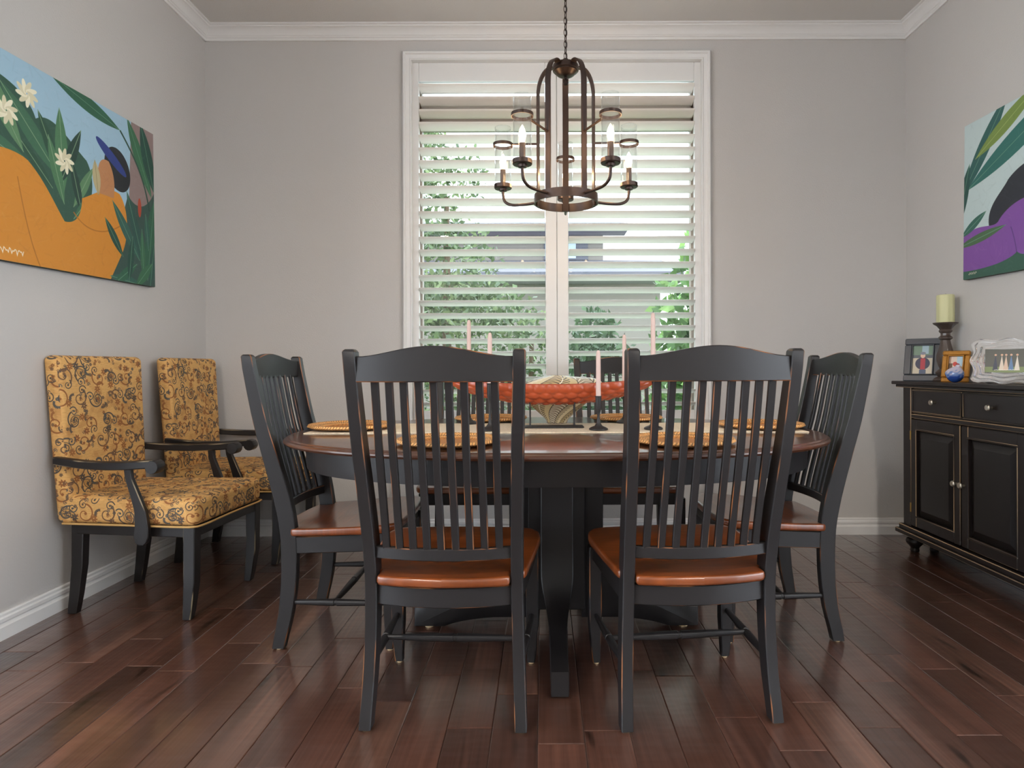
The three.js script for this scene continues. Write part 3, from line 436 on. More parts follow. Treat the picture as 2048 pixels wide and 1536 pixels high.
  const strprof = (w) => [[0, 0.0075], [0.06, 0.0085], [0.35, w * 0.93], [0.485, w], [0.49, w - 0.0022], [0.51, w - 0.0022], [0.515, w], [0.65, w * 0.93], [0.94, 0.0085], [1, 0.0075]];
  const ch0 = thing('dining_chair', '', 'chair', [0, 0, 0], 0, 'slat-back dining chairs round the table');
  part('seat', seat, M.cherry, ch0);
  for (const s of [-1, 1]) { part('back_post', post(s), M.black, ch0); part('leg', leg(s), M.black, ch0); }
  part('crest_rail', rail(0.206, (x) => 0.962, (x) => 1.029 + 0.026 * Math.pow(Math.cos(clamp(Math.abs(x) / 0.19) * Math.PI / 2), 1.6), 0.0115, 1.0, 4), M.black, ch0);
  part('lower_rail', rail(0.19, () => 0.472, () => 0.505, 0.01, 0.49, 5), M.black, ch0);
  for (let k = 0; k < 9; k++) part('slat', slat(k), M.black, ch0);
  part('apron', rail(0.19, () => 0.338, (x) => 0.394, 0.01, 0.3, 6, -0.002 - 0.0), M.black, ch0);
  part('apron', box(0.42, 0.056, 0.02, 0, 0.393, -0.402, P(0.15, 2)), M.black, ch0);
  for (const s of [-1, 1]) { part('apron', sweep([{ p: V(s * 0.205, 0.366, -0.03), u: V(0, 0.03, 0), v: V(0.01, 0, 0) }, { p: V(s * 0.23, 0.385, -0.39), u: V(0, 0.032, 0), v: V(0.01, 0, 0) }], { step: 0.05, ...P(0.15, s + 4) }), M.black, ch0); part('stretcher', turned([s * 0.209, 0.165, -0.02], [s * 0.227, 0.165, -0.385], strprof(0.0125)), M.blackPlain, ch0); }
  part('stretcher', turned([-0.218, 0.168, -0.2], [0.218, 0.168, -0.2], strprof(0.0135)), M.blackPlain, ch0);
  const gl = lathe([[0, 0], [0.009, 0], [0.01, 0.003], [0.01, 0.007], [0, 0.007]], 12);
  for (const [x, z] of [[-0.2145, 0], [0.2145, 0], [-0.224, -0.396], [0.224, -0.396]]) part('glide', gl, M.glide, ch0).position.set(x, 0, z);
  const D = THREE.MathUtils.degToRad;
  ch0.userData.label = 'black slat-back dining chair in front on the left, seen from behind'; ch0.position.set(-0.276, 0, -1.7245); ch0.rotation.y = D(-1.6);
  dup(ch0, 'black slat-back dining chair in front on the right, seen from behind', [0.44, 0, -1.74], D(5.6));
  dup(ch0, 'black slat-back dining chair at table end nearest the armchairs', [-0.94, 0, -2.441], D(-90));
  dup(ch0, 'black slat-back dining chair at table end nearest the buffet', [1.07, 0, -2.49], D(90));
  dup(ch0, 'black slat-back dining chair at window side, mostly hidden on the left', [-0.335, 0, -3.285], D(180));
  dup(ch0, 'black slat-back dining chair at window side, crest showing beside white candle', [0.405, 0, -3.285], D(180));
}

// ------------------------------------------------------------------ upholstered armchairs
{
  const a = thing('armchair', '', 'armchair', [0, 0, 0], 0, 'upholstered armchairs against the wall'), P = (s) => ({ paint: PAINT, worn: WORN2, wear: 0.2, seed: s });
  // seat cushion: tapering block with a crowned top, front at -z
  const sg = new RoundedBoxGeometry(0.52, 0.12, 0.575, 7, 0.03); { const p = sg.attributes.position; for (let i = 0; i < p.count; i++) { let x = p.getX(i), y = p.getY(i), z = p.getZ(i) - 0.2575; const f = clamp((0.03 - z) / 0.575); x *= lerp(0.86, 1, f); if (y > 0) y = y * 0.75 + 0.028 * (1 - Math.pow(x / 0.27, 4)) * (1 - Math.pow((z + 0.2575) / 0.3, 4)); p.setXYZ(i, x, y + 0.433, z); } }
  const soft = (g) => { const m = mergeVertices((g.deleteAttribute('normal'), g.deleteAttribute('uv'), g)); m.computeVertexNormals(); const n = boxMap(m); return n; };
  part('seat', soft(sg), M.fabric, a);
  const bg = new RoundedBoxGeometry(0.5, 0.68, 0.062, 8, 0.024); { const p = bg.attributes.position; for (let i = 0; i < p.count; i++) { let x = p.getX(i), y = p.getY(i), z = p.getZ(i); const t = clamp((y + 0.34) / 0.68); x *= lerp(0.92, 1, t); if (z < 0) z -= 0.014 * (1 - Math.pow(x / 0.26, 4)) * (1 - Math.pow(y / 0.35, 4)); y += 0.006 * (1 - Math.pow(x / 0.25, 2)) * t; p.setXYZ(i, x, y + 0.712, z + lerp(0.024, 0.066, t)); } }
  part('backrest', soft(bg), M.fabric, a);
  const pip = (pts) => tube(pts, 0.0045, 60, 6);
  part('piping', pip([[-0.226, 0.375, 0.03], [-0.24, 0.375, -0.2], [-0.258, 0.375, -0.53], [-0.25, 0.375, -0.546], [0, 0.375, -0.548], [0.25, 0.375, -0.546], [0.258, 0.375, -0.53], [0.24, 0.375, -0.2], [0.226, 0.375, 0.03]]), M.piping, a);
  for (const s of [-1, 1]) {
    part('leg', sweep([[0.004, 0.016, 0.02], [0.04, 0.0185, 0.014], [0.15, 0.0225, 0.002], [0.37, 0.0235, 0]].map(([y, r, d]) => ({ p: V(s * (0.234 - d * 0.3), y, -0.515 + d), u: V(r, 0, 0), v: V(0, 0, r) })), { ch: 0.003, step: 0.03, ...P(s + 3) }), M.black, a);
    part('leg', sweep([[0.004, 0.015, 0], [0.08, 0.017, -0.012], [0.2, 0.019, -0.026], [0.37, 0.02, -0.03]].map(([y, r, d]) => ({ p: V(s * 0.19, y, 0.012 + d), u: V(r, 0, 0), v: V(0, 0, r * 1.25) })), { ch: 0.003, step: 0.03, ...P(s + 8) }), M.black, a);
    part('side_rail', sweep([{ p: V(s * 0.2, 0.351, -0.02), u: V(0, 0.021, 0), v: V(0.012, 0, 0) }, { p: V(s * 0.236, 0.351, -0.5), u: V(0, 0.021, 0), v: V(0.012, 0, 0) }], { step: 0.06, ...P(s) }), M.black, a);
    // arm: bowed bar with a rolled end
    const A = []; for (let i = 0; i <= 14; i++) { const t = i / 14, z = lerp(0.04, -0.4, t), y = 0.632 - 0.012 * Math.sin(t * Math.PI) - 0.004 * t; A.push({ p: V(s * (0.245 + 0.04 * Math.sin(t * Math.PI * 0.62)), y, z), u: V(lerp(0.016, 0.024, t), 0, 0), v: V(0, 0.0155, 0) }); }
    const arm = part('arm', sweep(A, { ch: 0.004, step: 0.05, ...P(s + 5) }), M.black, a), e = A[14].p;
    part('scroll', turned([e.x - 0.025, e.y - 0.012, e.z + 0.002], [e.x + 0.025, e.y - 0.012, e.z + 0.002], [[0, 0.025], [0.06, 0.027], [0.94, 0.027], [1, 0.025]]), M.blackPlain, arm);
    const S = [[0.62, -0.285, 0.014], [0.57, -0.29, 0.014], [0.5, -0.315, 0.018], [0.44, -0.335, 0.023], [0.38, -0.34, 0.027], [0.34, -0.338, 0.03], [0.318, -0.336, 0.024], [0.308, -0.336, 0.012]].map(([y, z, w], i) => ({ p: V(s * lerp(0.278, 0.27, i / 7), y, z), u: V(0.0105, 0, 0), v: V(0, 0, w) }));
    part('arm_post', sweep(S, { ch: 0.003, step: 0.03, ...P(s + 2) }), M.black, a);
  }
  part('front_rail', box(0.44, 0.042, 0.024, 0, 0.351, -0.522, P(1)), M.black, a); part('back_rail', box(0.37, 0.042, 0.022, 0, 0.351, -0.006, P(4)), M.black, a);
  a.position.set(-1.893, 0, -2.741); a.rotation.y = THREE.MathUtils.degToRad(-93.2); a.userData.label = 'gold paisley upholstered armchair against the wall, nearer the camera';
  dup(a, 'gold paisley upholstered armchair in the corner behind the other one', [-1.863, 0, -3.4], THREE.MathUtils.degToRad(-91));
}

// ------------------------------------------------------------------ chandelier
{
  const c = thing('chandelier', 'dark bronze five-light chandelier with clear glass cylinders hanging above the table', 'chandelier', [0.096, 0, -2.5]);
  const RB = 0.128, RA = 0.2735, ringY = 1.668;
  const ringGeo = (r, h, t) => lathe([[r - t, -h / 2], [r, -h / 2], [r, h / 2], [r - t, h / 2], [r - t, -h / 2]], 56);
  part('ring', toCreasedNormals(ringGeo(RB, 0.034, 0.006), 0.5).translate(0, ringY, 0), M.bronze, c);
  part('hub', lathe([[0, 0.014], [0.05, 0.014], [0.052, 0.011], [0.052, -0.008], [0.047, -0.009], [0.047, -0.014], [0.043, -0.016], [0.034, -0.026], [0.02, -0.032], [0, -0.034]], 40).translate(0, 2.193, 0), M.bronze, c);
  part('finial', lathe([[0, 0], [0.006, 0], [0.0065, -0.008], [0.011, -0.014], [0.012, -0.022], [0.007, -0.03], [0, -0.032]], 20).translate(0, 2.158, 0), M.bronze, c);
  part('loop', new THREE.TorusGeometry(0.012, 0.0025, 8, 20).translate(0, 2.222, 0), M.bronze, c);
  const bar = () => { const S = [], N = (y, r, tilt) => ({ p: V(r, y, 0), u: V(Math.cos(tilt) * 0.0032, Math.sin(tilt) * 0.0032, 0), v: V(0, 0, 0.0125) }); for (let i = 0; i <= 6; i++) S.push(N(ringY - 0.016 + (2.1 - ringY + 0.016) * i / 6, RB - 0.01, 0)); for (let i = 1; i <= 12; i++) { const a = (i / 12) * 1.95; S.push(N(2.1 + Math.sin(a) * 0.105, RB - 0.01 - (1 - Math.cos(a)) * 0.056, a)); } return sweep(S, { ch: 0.001, step: 0.1 }); };
  const bg = bar(), discY = 1.746;
  const armG = merge([tube([[RB, ringY, 0], [RB + 0.05, ringY - 0.002, 0], [RA - 0.035, ringY + 0.002, 0], [RA - 0.008, ringY + 0.018, 0], [RA, ringY + 0.05, 0], [RA, discY - 0.004, 0]], 0.006, 30, 8)]);
  const dish = lathe([[0, -0.016], [0.016, -0.016], [0.018, -0.008], [0.034, -0.007], [0.0365, -0.004], [0.0365, 0.011], [0.0345, 0.0115], [0.0345, 0.004], [0, 0.004]], 32).translate(RA, discY, 0);
  const sleeve = lathe([[0.0115, 0.004], [0.0115, 0.072], [0.009, 0.074], [0, 0.074]], 20).translate(RA, discY, 0);
  const shadeG = merge([lathe([[0.0335, 0.004], [0.0335, 0.246]], 40), lathe([[0.0318, 0.246], [0.0318, 0.004]], 40), new THREE.TorusGeometry(0.0327, 0.0011, 8, 40).rotateX(Math.PI / 2).translate(0, 0.246, 0)]).translate(RA, discY, 0);
  const bulbG = lathe([[0, 0.072], [0.007, 0.073], [0.0095, 0.082], [0.0135, 0.097], [0.0135, 0.107], [0.0095, 0.122], [0.0045, 0.133], [0, 0.14]], 20).translate(RA, discY, 0);
  const collar = toCreasedNormals(ringGeo(0.041, 0.012, 0.003), 0.5).translate(RA, 1.921, 0), rod = tube([[RB - 0.012, 1.906, 0], [RA - 0.039, 1.92, 0]], 0.0045, 4, 6);
  const bulbM = std({ color: '#fff1d8', emissive: '#ffe0b0', emissiveIntensity: 7, roughness: 0.4 });
  const glassM = phy({ color: '#fafbfb', roughness: 0.0, transmission: 1, thickness: 0, ior: 1.45 });
  for (let k = 0; k < 5; k++) {
    const th = Math.PI / 2 + k * Math.PI * 2 / 5 - 0.03, put = (m) => { m.rotation.y = th; return m; };
    put(part('bar', bg, M.bronze, c)); const a = put(part('arm', armG, M.bronze, c));
    put(part('dish', dish, M.bronze, c)); put(part('candle_sleeve', sleeve, M.bronze, c)); put(part('glass_shade', shadeG, glassM, c)); put(part('bulb', bulbG, bulbM, c));
    const h = put(part('collar', collar, M.bronze, c)); part('rod', rod, M.bronze, h);
    const L = new THREE.PointLight('#ffd3a0', 0.1); L.position.set(Math.cos(th) * RA, discY + 0.105, -Math.sin(th) * RA); L.shadow.radius = 0.5; L.castShadow = true; c.add(L);
  }
  const lk = new THREE.TorusGeometry(0.0085, 0.0018, 6, 16).scale(0.8, 1.7, 1); let n = 0;
  for (let y = 2.243; y < CH - 0.03; y += 0.0235) { const l = part('chain_link', lk, M.bronze, c); l.position.y = y; l.rotation.y = (n++ % 2) * Math.PI / 2 + 0.4; }
  part('cord', tube([[0.002, 2.21, 0], [0.003, 2.6, 0.002], [0, CH - 0.02, 0]], 0.002, 10, 6), M.iron, c);
  part('canopy', lathe([[0, -0.03], [0.03, -0.028], [0.06, -0.012], [0.065, 0], [0, 0]], 32).translate(0, CH, 0), M.bronze, c);
}

// ------------------------------------------------------------------ buffet cabinet along the right wall
const BX = 1.97, BZ = -3.415, BT = 0.918;
{
  const b = thing('buffet_cabinet', 'black distressed buffet cabinet with panelled doors against the wall', 'cabinet', [BX, 0, BZ], -Math.PI / 2);
  const L = 1.8, D = 0.19, P = (w, s) => ({ paint: lin('#241f1f'), worn: lin('#b59a78'), wear: w, seed: s });
  const fx = (x0, x1, y0, y1, z0, z1, w = 0.2, s = 1) => box(x1 - x0, y1 - y0, z1 - z0, (x0 + x1) / 2, (y0 + y1) / 2, (z0 + z1) / 2, P(w, s));
  part('body', merge([fx(0, L, 0.125, 0.885, -D + 0.002, -0.02), fx(0, 0.07, 0.125, 0.885, -0.022, 0, 0.3, 3), fx(L - 0.07, L, 0.125, 0.885, -0.022, 0, 0.3, 3), fx(0.872, 0.928, 0.125, 0.885, -0.022, 0, 0.3, 4), fx(0.07, L - 0.07, 0.722, 0.744, -0.022, -0.001, 0.3, 4)]), M.black, b);
  part('top', merge([fx(-0.045, L + 0.045, 0.9, BT, -D + 0.002, 0.04, 0.1, 5), fx(-0.03, L + 0.03, 0.884, 0.9, -D + 0.004, 0.024, 0.1, 6)]), M.black, b);
  part('plinth', merge([fx(-0.03, L + 0.03, 0.092, 0.116, -D + 0.002, 0.03, 0.5, 7), fx(-0.018, L + 0.018, 0.116, 0.14, -D + 0.004, 0.016, 0.35, 8)]), M.black, b);
  const knobG = lathe([[0, 0], [0.006, 0], [0.0055, 0.01], [0.008, 0.014], [0.0135, 0.018], [0.0145, 0.023], [0.011, 0.028], [0, 0.03]], 22).rotateX(Math.PI / 2);
  const frameLine = (x0, x1, y0, y1, z, r, s) => [[x0, x1, y1 - r, y1], [x0, x1, y0, y0 + r], [x0, x0 + r, y0 + r, y1 - r], [x1 - r, x1, y0 + r, y1 - r]].map(([a, c, d, e], i) => fx(a, c, d, e, z - 0.006, z, 0.62, s + i));
  const xs = [[0.074, 0.47], [0.476, 0.87], [0.93, 1.324], [1.33, 1.726]];
  xs.forEach(([x0, x1], i) => {
    const d = part('drawer', merge([fx(x0 + 0.003, x1 - 0.003, 0.752, 0.876, -0.03, -0.004, 0.55, i), ...frameLine(x0 + 0.003, x1 - 0.003, 0.752, 0.876, 0.0, 0.007, i * 5)]), M.black, b);
    part('knob', knobG, M.nickel, d).position.set((x0 + x1) / 2, 0.815, -0.004);
    const st = 0.048, y0 = 0.15, y1 = 0.717, g = [fx(x0 + 0.002, x0 + st, y0, y1, -0.03, 0.003, 0.4, i), fx(x1 - st, x1 - 0.002, y0, y1, -0.03, 0.003, 0.4, i + 1), fx(x0 + st, x1 - st, y1 - st - 0.008, y1, -0.03, 0.003, 0.3, i + 2), fx(x0 + st, x1 - st, y0, y0 + st + 0.008, -0.03, 0.003, 0.3, i + 3), ...frameLine(x0 + st - 0.006, x1 - st + 0.006, y0 + st, y1 - st, 0.006, 0.008, i * 7 + 2)];
    const px0 = x0 + st + 0.002, px1 = x1 - st - 0.002, py0 = y0 + st + 0.01, py1 = y1 - st - 0.01, bev = 0.034;
    const door = part('door', merge(g), M.black, b), q = (a, e) => [V(px0 + a, py0 + a, e), V(px1 - a, py0 + a, e), V(px1 - a, py1 - a, e), V(px0 + a, py1 - a, e), V(px0 + a, py0 + a, e)];
    const rp = toCreasedNormals(quads([q(0, -0.014), q(bev, 0.0), q(bev + 0.003, 0.002)]).toNonIndexed(), 0.2), fl = new THREE.PlaneGeometry(px1 - px0 - 2 * bev - 0.006, py1 - py0 - 2 * bev - 0.006).translate((px0 + px1) / 2, (py0 + py1) / 2, 0.002);
    part('panel', merge([rp, fl]), M.blackPlain, door);
    part('knob', knobG, M.nickel, door).position.set(i % 2 ? x0 + 0.022 : x1 - 0.022, 0.44, 0.003);
    for (const y of [0.63, 0.245]) part('hinge', lathe([[0, -0.025], [0.005, -0.024], [0.005, 0.024], [0, 0.025]], 10), M.brass, door).position.set(i % 2 ? x1 + 0.001 : x0 - 0.001, y, 0.002);
  });
  const foot = lathe([[0, 0], [0.02, 0], [0.023, 0.008], [0.02, 0.02], [0.026, 0.03], [0.04, 0.045], [0.044, 0.058], [0.04, 0.07], [0.03, 0.076], [0.035, 0.08], [0.035, 0.0925], [0, 0.0925]], 28);
  for (const [x, z] of [[0.045, -0.035], [L - 0.045, -0.035], [0.045, -D + 0.05], [L - 0.045, -D + 0.05]]) part('foot', foot, M.blackPlain, b).position.set(x, 0, z);
}
// things on the buffet
const photoTex = (draw, w = 192, h = 256) => std({ map: canvasTex(w, h, draw), roughness: 0.35 });
const easel = (name, label, cat, x, z, turn, tilt, grp) => { const g = thing(name, label, cat, [x, BT + 0.0005, z], turn, grp); return g; };
function leanFrame(g, w, h, bw, th, tilt, fm, pm, ornate) { // frame stands on its lower edge, leans back on a strut
  const y = (q, z) => V(0, q * Math.cos(tilt) - z * 0 , 0); const T4 = new THREE.Matrix4().makeRotationX(-tilt);
  const bars = [[w, bw, 0, bw / 2], [w, bw, 0, h - bw / 2], [bw, h - 2 * bw, -w / 2 + bw / 2, h / 2], [bw, h - 2 * bw, w / 2 - bw / 2, h / 2]].map(([a, b, cx, cy]) => box(a, b, th, cx, cy, -th / 2, { ch: th * 0.25 }));
  const inn = [[w - 2 * bw, 0.005, 0, bw + 0.0025], [w - 2 * bw, 0.005, 0, h - bw - 0.0025], [0.005, h - 2 * bw, -w / 2 + bw + 0.0025, h / 2], [0.005, h - 2 * bw, w / 2 - bw - 0.0025, h / 2]].map(([a, b, cx, cy]) => box(a, b, th, cx, cy, -th / 2 + 0.002, { ch: 0.001 }));
  
  part('frame', merge([...bars, ...inn]).applyMatrix4(T4).translate(0, 0.0, 0), fm, g);
  part('photo', new THREE.PlaneGeometry(w - 2 * bw, h - 2 * bw).translate(0, h / 2, -th * 0.45).applyMatrix4(T4), pm, g);
  part('strut', box(0.05, h * 0.8, 0.004, 0, h * 0.4, 0).applyMatrix4(new THREE.Matrix4().makeRotationX(tilt * 0.9)).translate(0, 0.002, -th - Math.sin(tilt) * h * 0.8 * 2 * 0.95), M.blackPlain, g);
}
const DR = THREE.MathUtils.degToRad;
{
  const g = easel('photo_frame', 'black photo frame with person in red shirt, beside the pillar candle', 'frame', 2.02, -3.335, DR(-44), 0, 'photo frames on the buffet');
  leanFrame(g, 0.176, 0.238, 0.036, 0.018, 0.24, phy({ color: '#3b414a', roughness: 0.35, clearcoat: 0.4 }), photoTex((x, w, h) => { x.fillStyle = '#c7bda8'; x.fillRect(0, 0, w, h); x.fillStyle = '#6f8a78'; x.fillRect(0, 0, w, h * 0.42); x.fillStyle = '#9db7c4'; x.fillRect(w * 0.45, 0, w * 0.3, h * 0.3); x.fillStyle = '#56606b'; x.fillRect(0, h * 0.34, w, h * 0.1); x.fillStyle = '#2d3350'; x.beginPath(); x.ellipse(w * 0.5, h * 0.62, w * 0.33, h * 0.2, 0, 0, 7); x.fill(); x.fillStyle = '#a8253c'; x.fillRect(w * 0.4, h * 0.45, w * 0.22, h * 0.4); x.fillStyle = '#44536f'; x.fillRect(w * 0.36, h * 0.82, w * 0.3, h * 0.18); x.fillStyle = '#d9b9a0'; x.beginPath(); x.arc(w * 0.5, h * 0.36, w * 0.11, 0, 7); x.fill(); x.fillStyle = '#7c8494'; x.beginPath(); x.ellipse(w * 0.5, h * 0.28, w * 0.13, h * 0.05, 0, 0, 7); x.fill(); }));
  const g2 = easel('photo_frame', 'small ornate gold photo frame behind the blue glass bird', 'frame', 2.06, -3.13, DR(-48), 0, 'photo frames on the buffet');
  leanFrame(g2, 0.122, 0.165, 0.025, 0.02, 0.27, std({ color: '#a9752c', roughness: 0.4, metalness: 0.35, bumpMap: rep(peelMap, 4), bumpScale: 0.004 }), photoTex((x, w, h) => { x.fillStyle = '#a78a76'; x.fillRect(0, 0, w, h); x.fillStyle = '#a9c6d8'; x.fillRect(w * 0.55, 0, w * 0.45, h * 0.5); x.fillStyle = '#d6c2b4'; x.fillRect(w * 0.2, 0, w * 0.35, h * 0.4); x.fillStyle = '#5c4636'; x.fillRect(0, h * 0.35, w * 0.3, h * 0.65); x.fillStyle = '#e7d6c8'; x.fillRect(w * 0.3, h * 0.4, w * 0.3, h * 0.6); x.fillStyle = '#c23a34'; x.beginPath(); x.ellipse(w * 0.45, h * 0.38, w * 0.14, h * 0.1, 0, 0, 7); x.fill(); }));
}
{ // pillar candle on turned holder
  const c = thing('pillar_candle_holder', 'turned dark wood pillar candle holder on the buffet', 'candle holder', [2.09, BT + 0.0005, -3.24]), H = 0.305;
  part('holder', lathe([[0, 0], [0.055, 0], [0.057, 0.008], [0.05, 0.018], [0.035, 0.026], [0.042, 0.036], [0.046, 0.046], [0.036, 0.058], [0.026, 0.066], [0.034, 0.085], [0.041, 0.115], [0.04, 0.14], [0.03, 0.175], [0.024, 0.2], [0.022, 0.215], [0.031, 0.222], [0.032, 0.23], [0.022, 0.238], [0.022, 0.25], [0.03, 0.258], [0.031, 0.264], [0.026, 0.27], [0.04, 0.288], [0.056, H - 0.006], [0.058, H], [0.05, H], [0, H - 0.001]], 36), phy({ color: '#473c36', roughness: 0.42, clearcoat: 0.3 }), c);
  const k = thing('pillar_candle', 'pale green pillar candle on turned holder', 'candle', [2.09, BT + 0.001 + H, -3.24]);
  part('wax', lathe([[0, 0], [0.0405, 0], [0.041, 0.003], [0.041, 0.137], [0.039, 0.1425], [0.034, 0.144], [0.02, 0.141], [0, 0.14]], 36), phy({ color: '#c9c99c', roughness: 0.45 }), k); part('wick', tube([[0, 0.139, 0], [0.001, 0.146, 0], [0.002, 0.15, 0]], 0.001, 4, 5), M.iron, k);
}
const bird = (label, x, z, s, cols) => { // blown-glass hen: round body, small raised head with comb, flicked tail
  const g = thing('glass_bird', label, 'figurine', [x, BT + 0.0005, z], DR(-60), 'glass birds on the buffet');
  const rows = []; for (let j = 0; j <= 20; j++) { const t = j / 20, a = t * Math.PI, r = []; for (let i = 0; i <= 28; i++) { const p = (i / 28) * 6.2832, y = 0.5 - 0.5 * Math.cos(a), R = Math.sin(a) * (1 - 0.35 * sm(0.55, 1, y)); r.push(V((Math.cos(p) * R * 0.5 + 0.12 * sm(0.5, 1, y) + (Math.cos(p) < -0.6 ? -0.14 * sm(0.3, 0.8, y) * (1 - sm(0.8, 1, y)) : 0)) * s, y * 1.04 * s, Math.sin(p) * R * 0.44 * s)); } rows.push(r); }
  const body = quads(rows.reverse()), col = [], p = body.attributes.position, c = cols.map(lin); for (let i = 0; i < p.count; i++) { const y = p.getY(i) / s, n = nz(p.getX(i) * 90 / s * 0.08, y * 9, p.getZ(i) * 7 / s), k = y < 0.42 + 0.2 * n ? 0 : y < 0.62 + 0.3 * n ? 1 : 2; col.push(...c[k]); } body.setAttribute('color', new THREE.Float32BufferAttribute(col, 3));
  part('body', body, phy({ vertexColors: true, roughness: 0.06, clearcoat: 1, clearcoatRoughness: 0.03 }), g);
  part('head', new THREE.SphereGeometry(0.13 * s, 16, 12).scale(1.15, 1, 0.9).translate(0.17 * s, 1.0 * s, 0), phy({ color: cols[2], roughness: 0.06, clearcoat: 1 }), g);
  part('comb', new THREE.SphereGeometry(0.07 * s, 12, 8).scale(1.4, 0.8, 0.5).translate(0.17 * s, 1.13 * s, 0), phy({ color: '#8e1c22', roughness: 0.08 }), g);
  part('beak', new THREE.ConeGeometry(0.035 * s, 0.1 * s, 10).rotateZ(-1.7).translate(0.33 * s, 0.99 * s, 0), phy({ color: '#c98a3a', roughness: 0.1 }), g);
};
bird('blue speckled glass bird in front of the gold photo frame', 2.0, -3.03, 0.078, ['#2a4ea0', '#6d8cc8', '#c9c4d6']);
bird('white and red glass bird behind the crystal frame', 2.075, -2.9, 0.095, ['#d8cfd2', '#e6e0e0', '#ead9cf']);
{ // crystal frame with scalloped waves
  const g = easel('crystal_frame', 'clear crystal photo frame with scrolled wavy edges on the buffet', 'frame', 2.0, -2.7, DR(-42), 0, 'photo frames on the buffet'), w = 0.25, h = 0.195, T4 = new THREE.Matrix4().makeRotationX(-0.22);
  const out = []; for (let i = 0; i <= 200; i++) { const a = (i / 200) * 6.28319, c = Math.cos(a), s = Math.sin(a), k = 1 / Math.max(Math.abs(c), Math.abs(s)), q = Math.min(k, 1.27); out.push([c * q * w / 2 * (1 + 0.05 * Math.cos(a * 8)), s * q * h / 2 * (1 + 0.05 * Math.cos(a * 8 + 0.6))]); }
  const rows = []; for (let j = 0; j <= 14; j++) { const t = j / 14; rows.push(out.map(([x, y], i) => { const ix = clamp(x, -0.075, 0.075), iy = clamp(y, -0.052, 0.052), X = lerp(x, ix, t), Y = lerp(y, iy, t); return V(X, Y + h / 2 + 0.008, 0.004 * Math.sin(t * 15 + Math.cos(i / 200 * 6.283 * 4) * 1.6) + 0.008 * (1 - t) * Math.sin(t * 3)); })); }
  const backRow = rows.map((r) => r.map((p) => V(p.x, p.y, -0.012))), geo = merge([quads(rows), quads([backRow[0], rows[0]]), quads([...backRow].reverse()), quads([rows[14], backRow[14]])]);
  const mn = Math.min(...out.map((o) => o[1])) + h / 2 + 0.008; geo.translate(0, -mn + 0.003, 0).applyMatrix4(T4);
  part('crystal', geo, phy({ color: '#ffffff', roughness: 0.04, transmission: 0.85, thickness: 0.02, ior: 1.5, attenuationColor: new THREE.Color('#e8eef0'), attenuationDistance: 0.2 }), g);
  part('photo', new THREE.PlaneGeometry(0.15, 0.104).translate(0, h / 2 + 0.011 - mn, -0.004).applyMatrix4(T4), photoTex((x, W, H) => { x.fillStyle = '#55564f'; x.fillRect(0, 0, W, H); x.fillStyle = '#7b8a5c'; x.fillRect(0, H * 0.75, W, H * 0.25); [[0.25, '#3c4152'], [0.4, '#d9cbbb'], [0.5, '#d5b9a4'], [0.62, '#5f7fa8'], [0.76, '#ded6ca']].forEach(([a, c]) => { x.fillStyle = c; x.beginPath(); x.moveTo(W * a, H * 0.25); x.lineTo(W * (a + 0.06), H * 0.9); x.lineTo(W * (a - 0.07), H * 0.9); x.fill(); x.fillStyle = '#d0a68c'; x.beginPath(); x.arc(W * a, H * 0.24, W * 0.03, 0, 7); x.fill(); }); x.strokeStyle = '#f2efe8'; x.lineWidth = 2; x.beginPath(); for (let i = 0; i < 60; i++) x.lineTo(W * (0.22 + i * 0.0095), H * (0.88 + 0.025 * Math.sin(i * 1.3) * Math.cos(i * 0.4))); x.stroke(); }, 256, 176), g);
  part('strut', box(0.04, 0.15, 0.004, 0, 0.075, 0).applyMatrix4(new THREE.Matrix4().makeRotationX(0.3)).translate(0, 0.002, -0.1), M.glass, g);
}

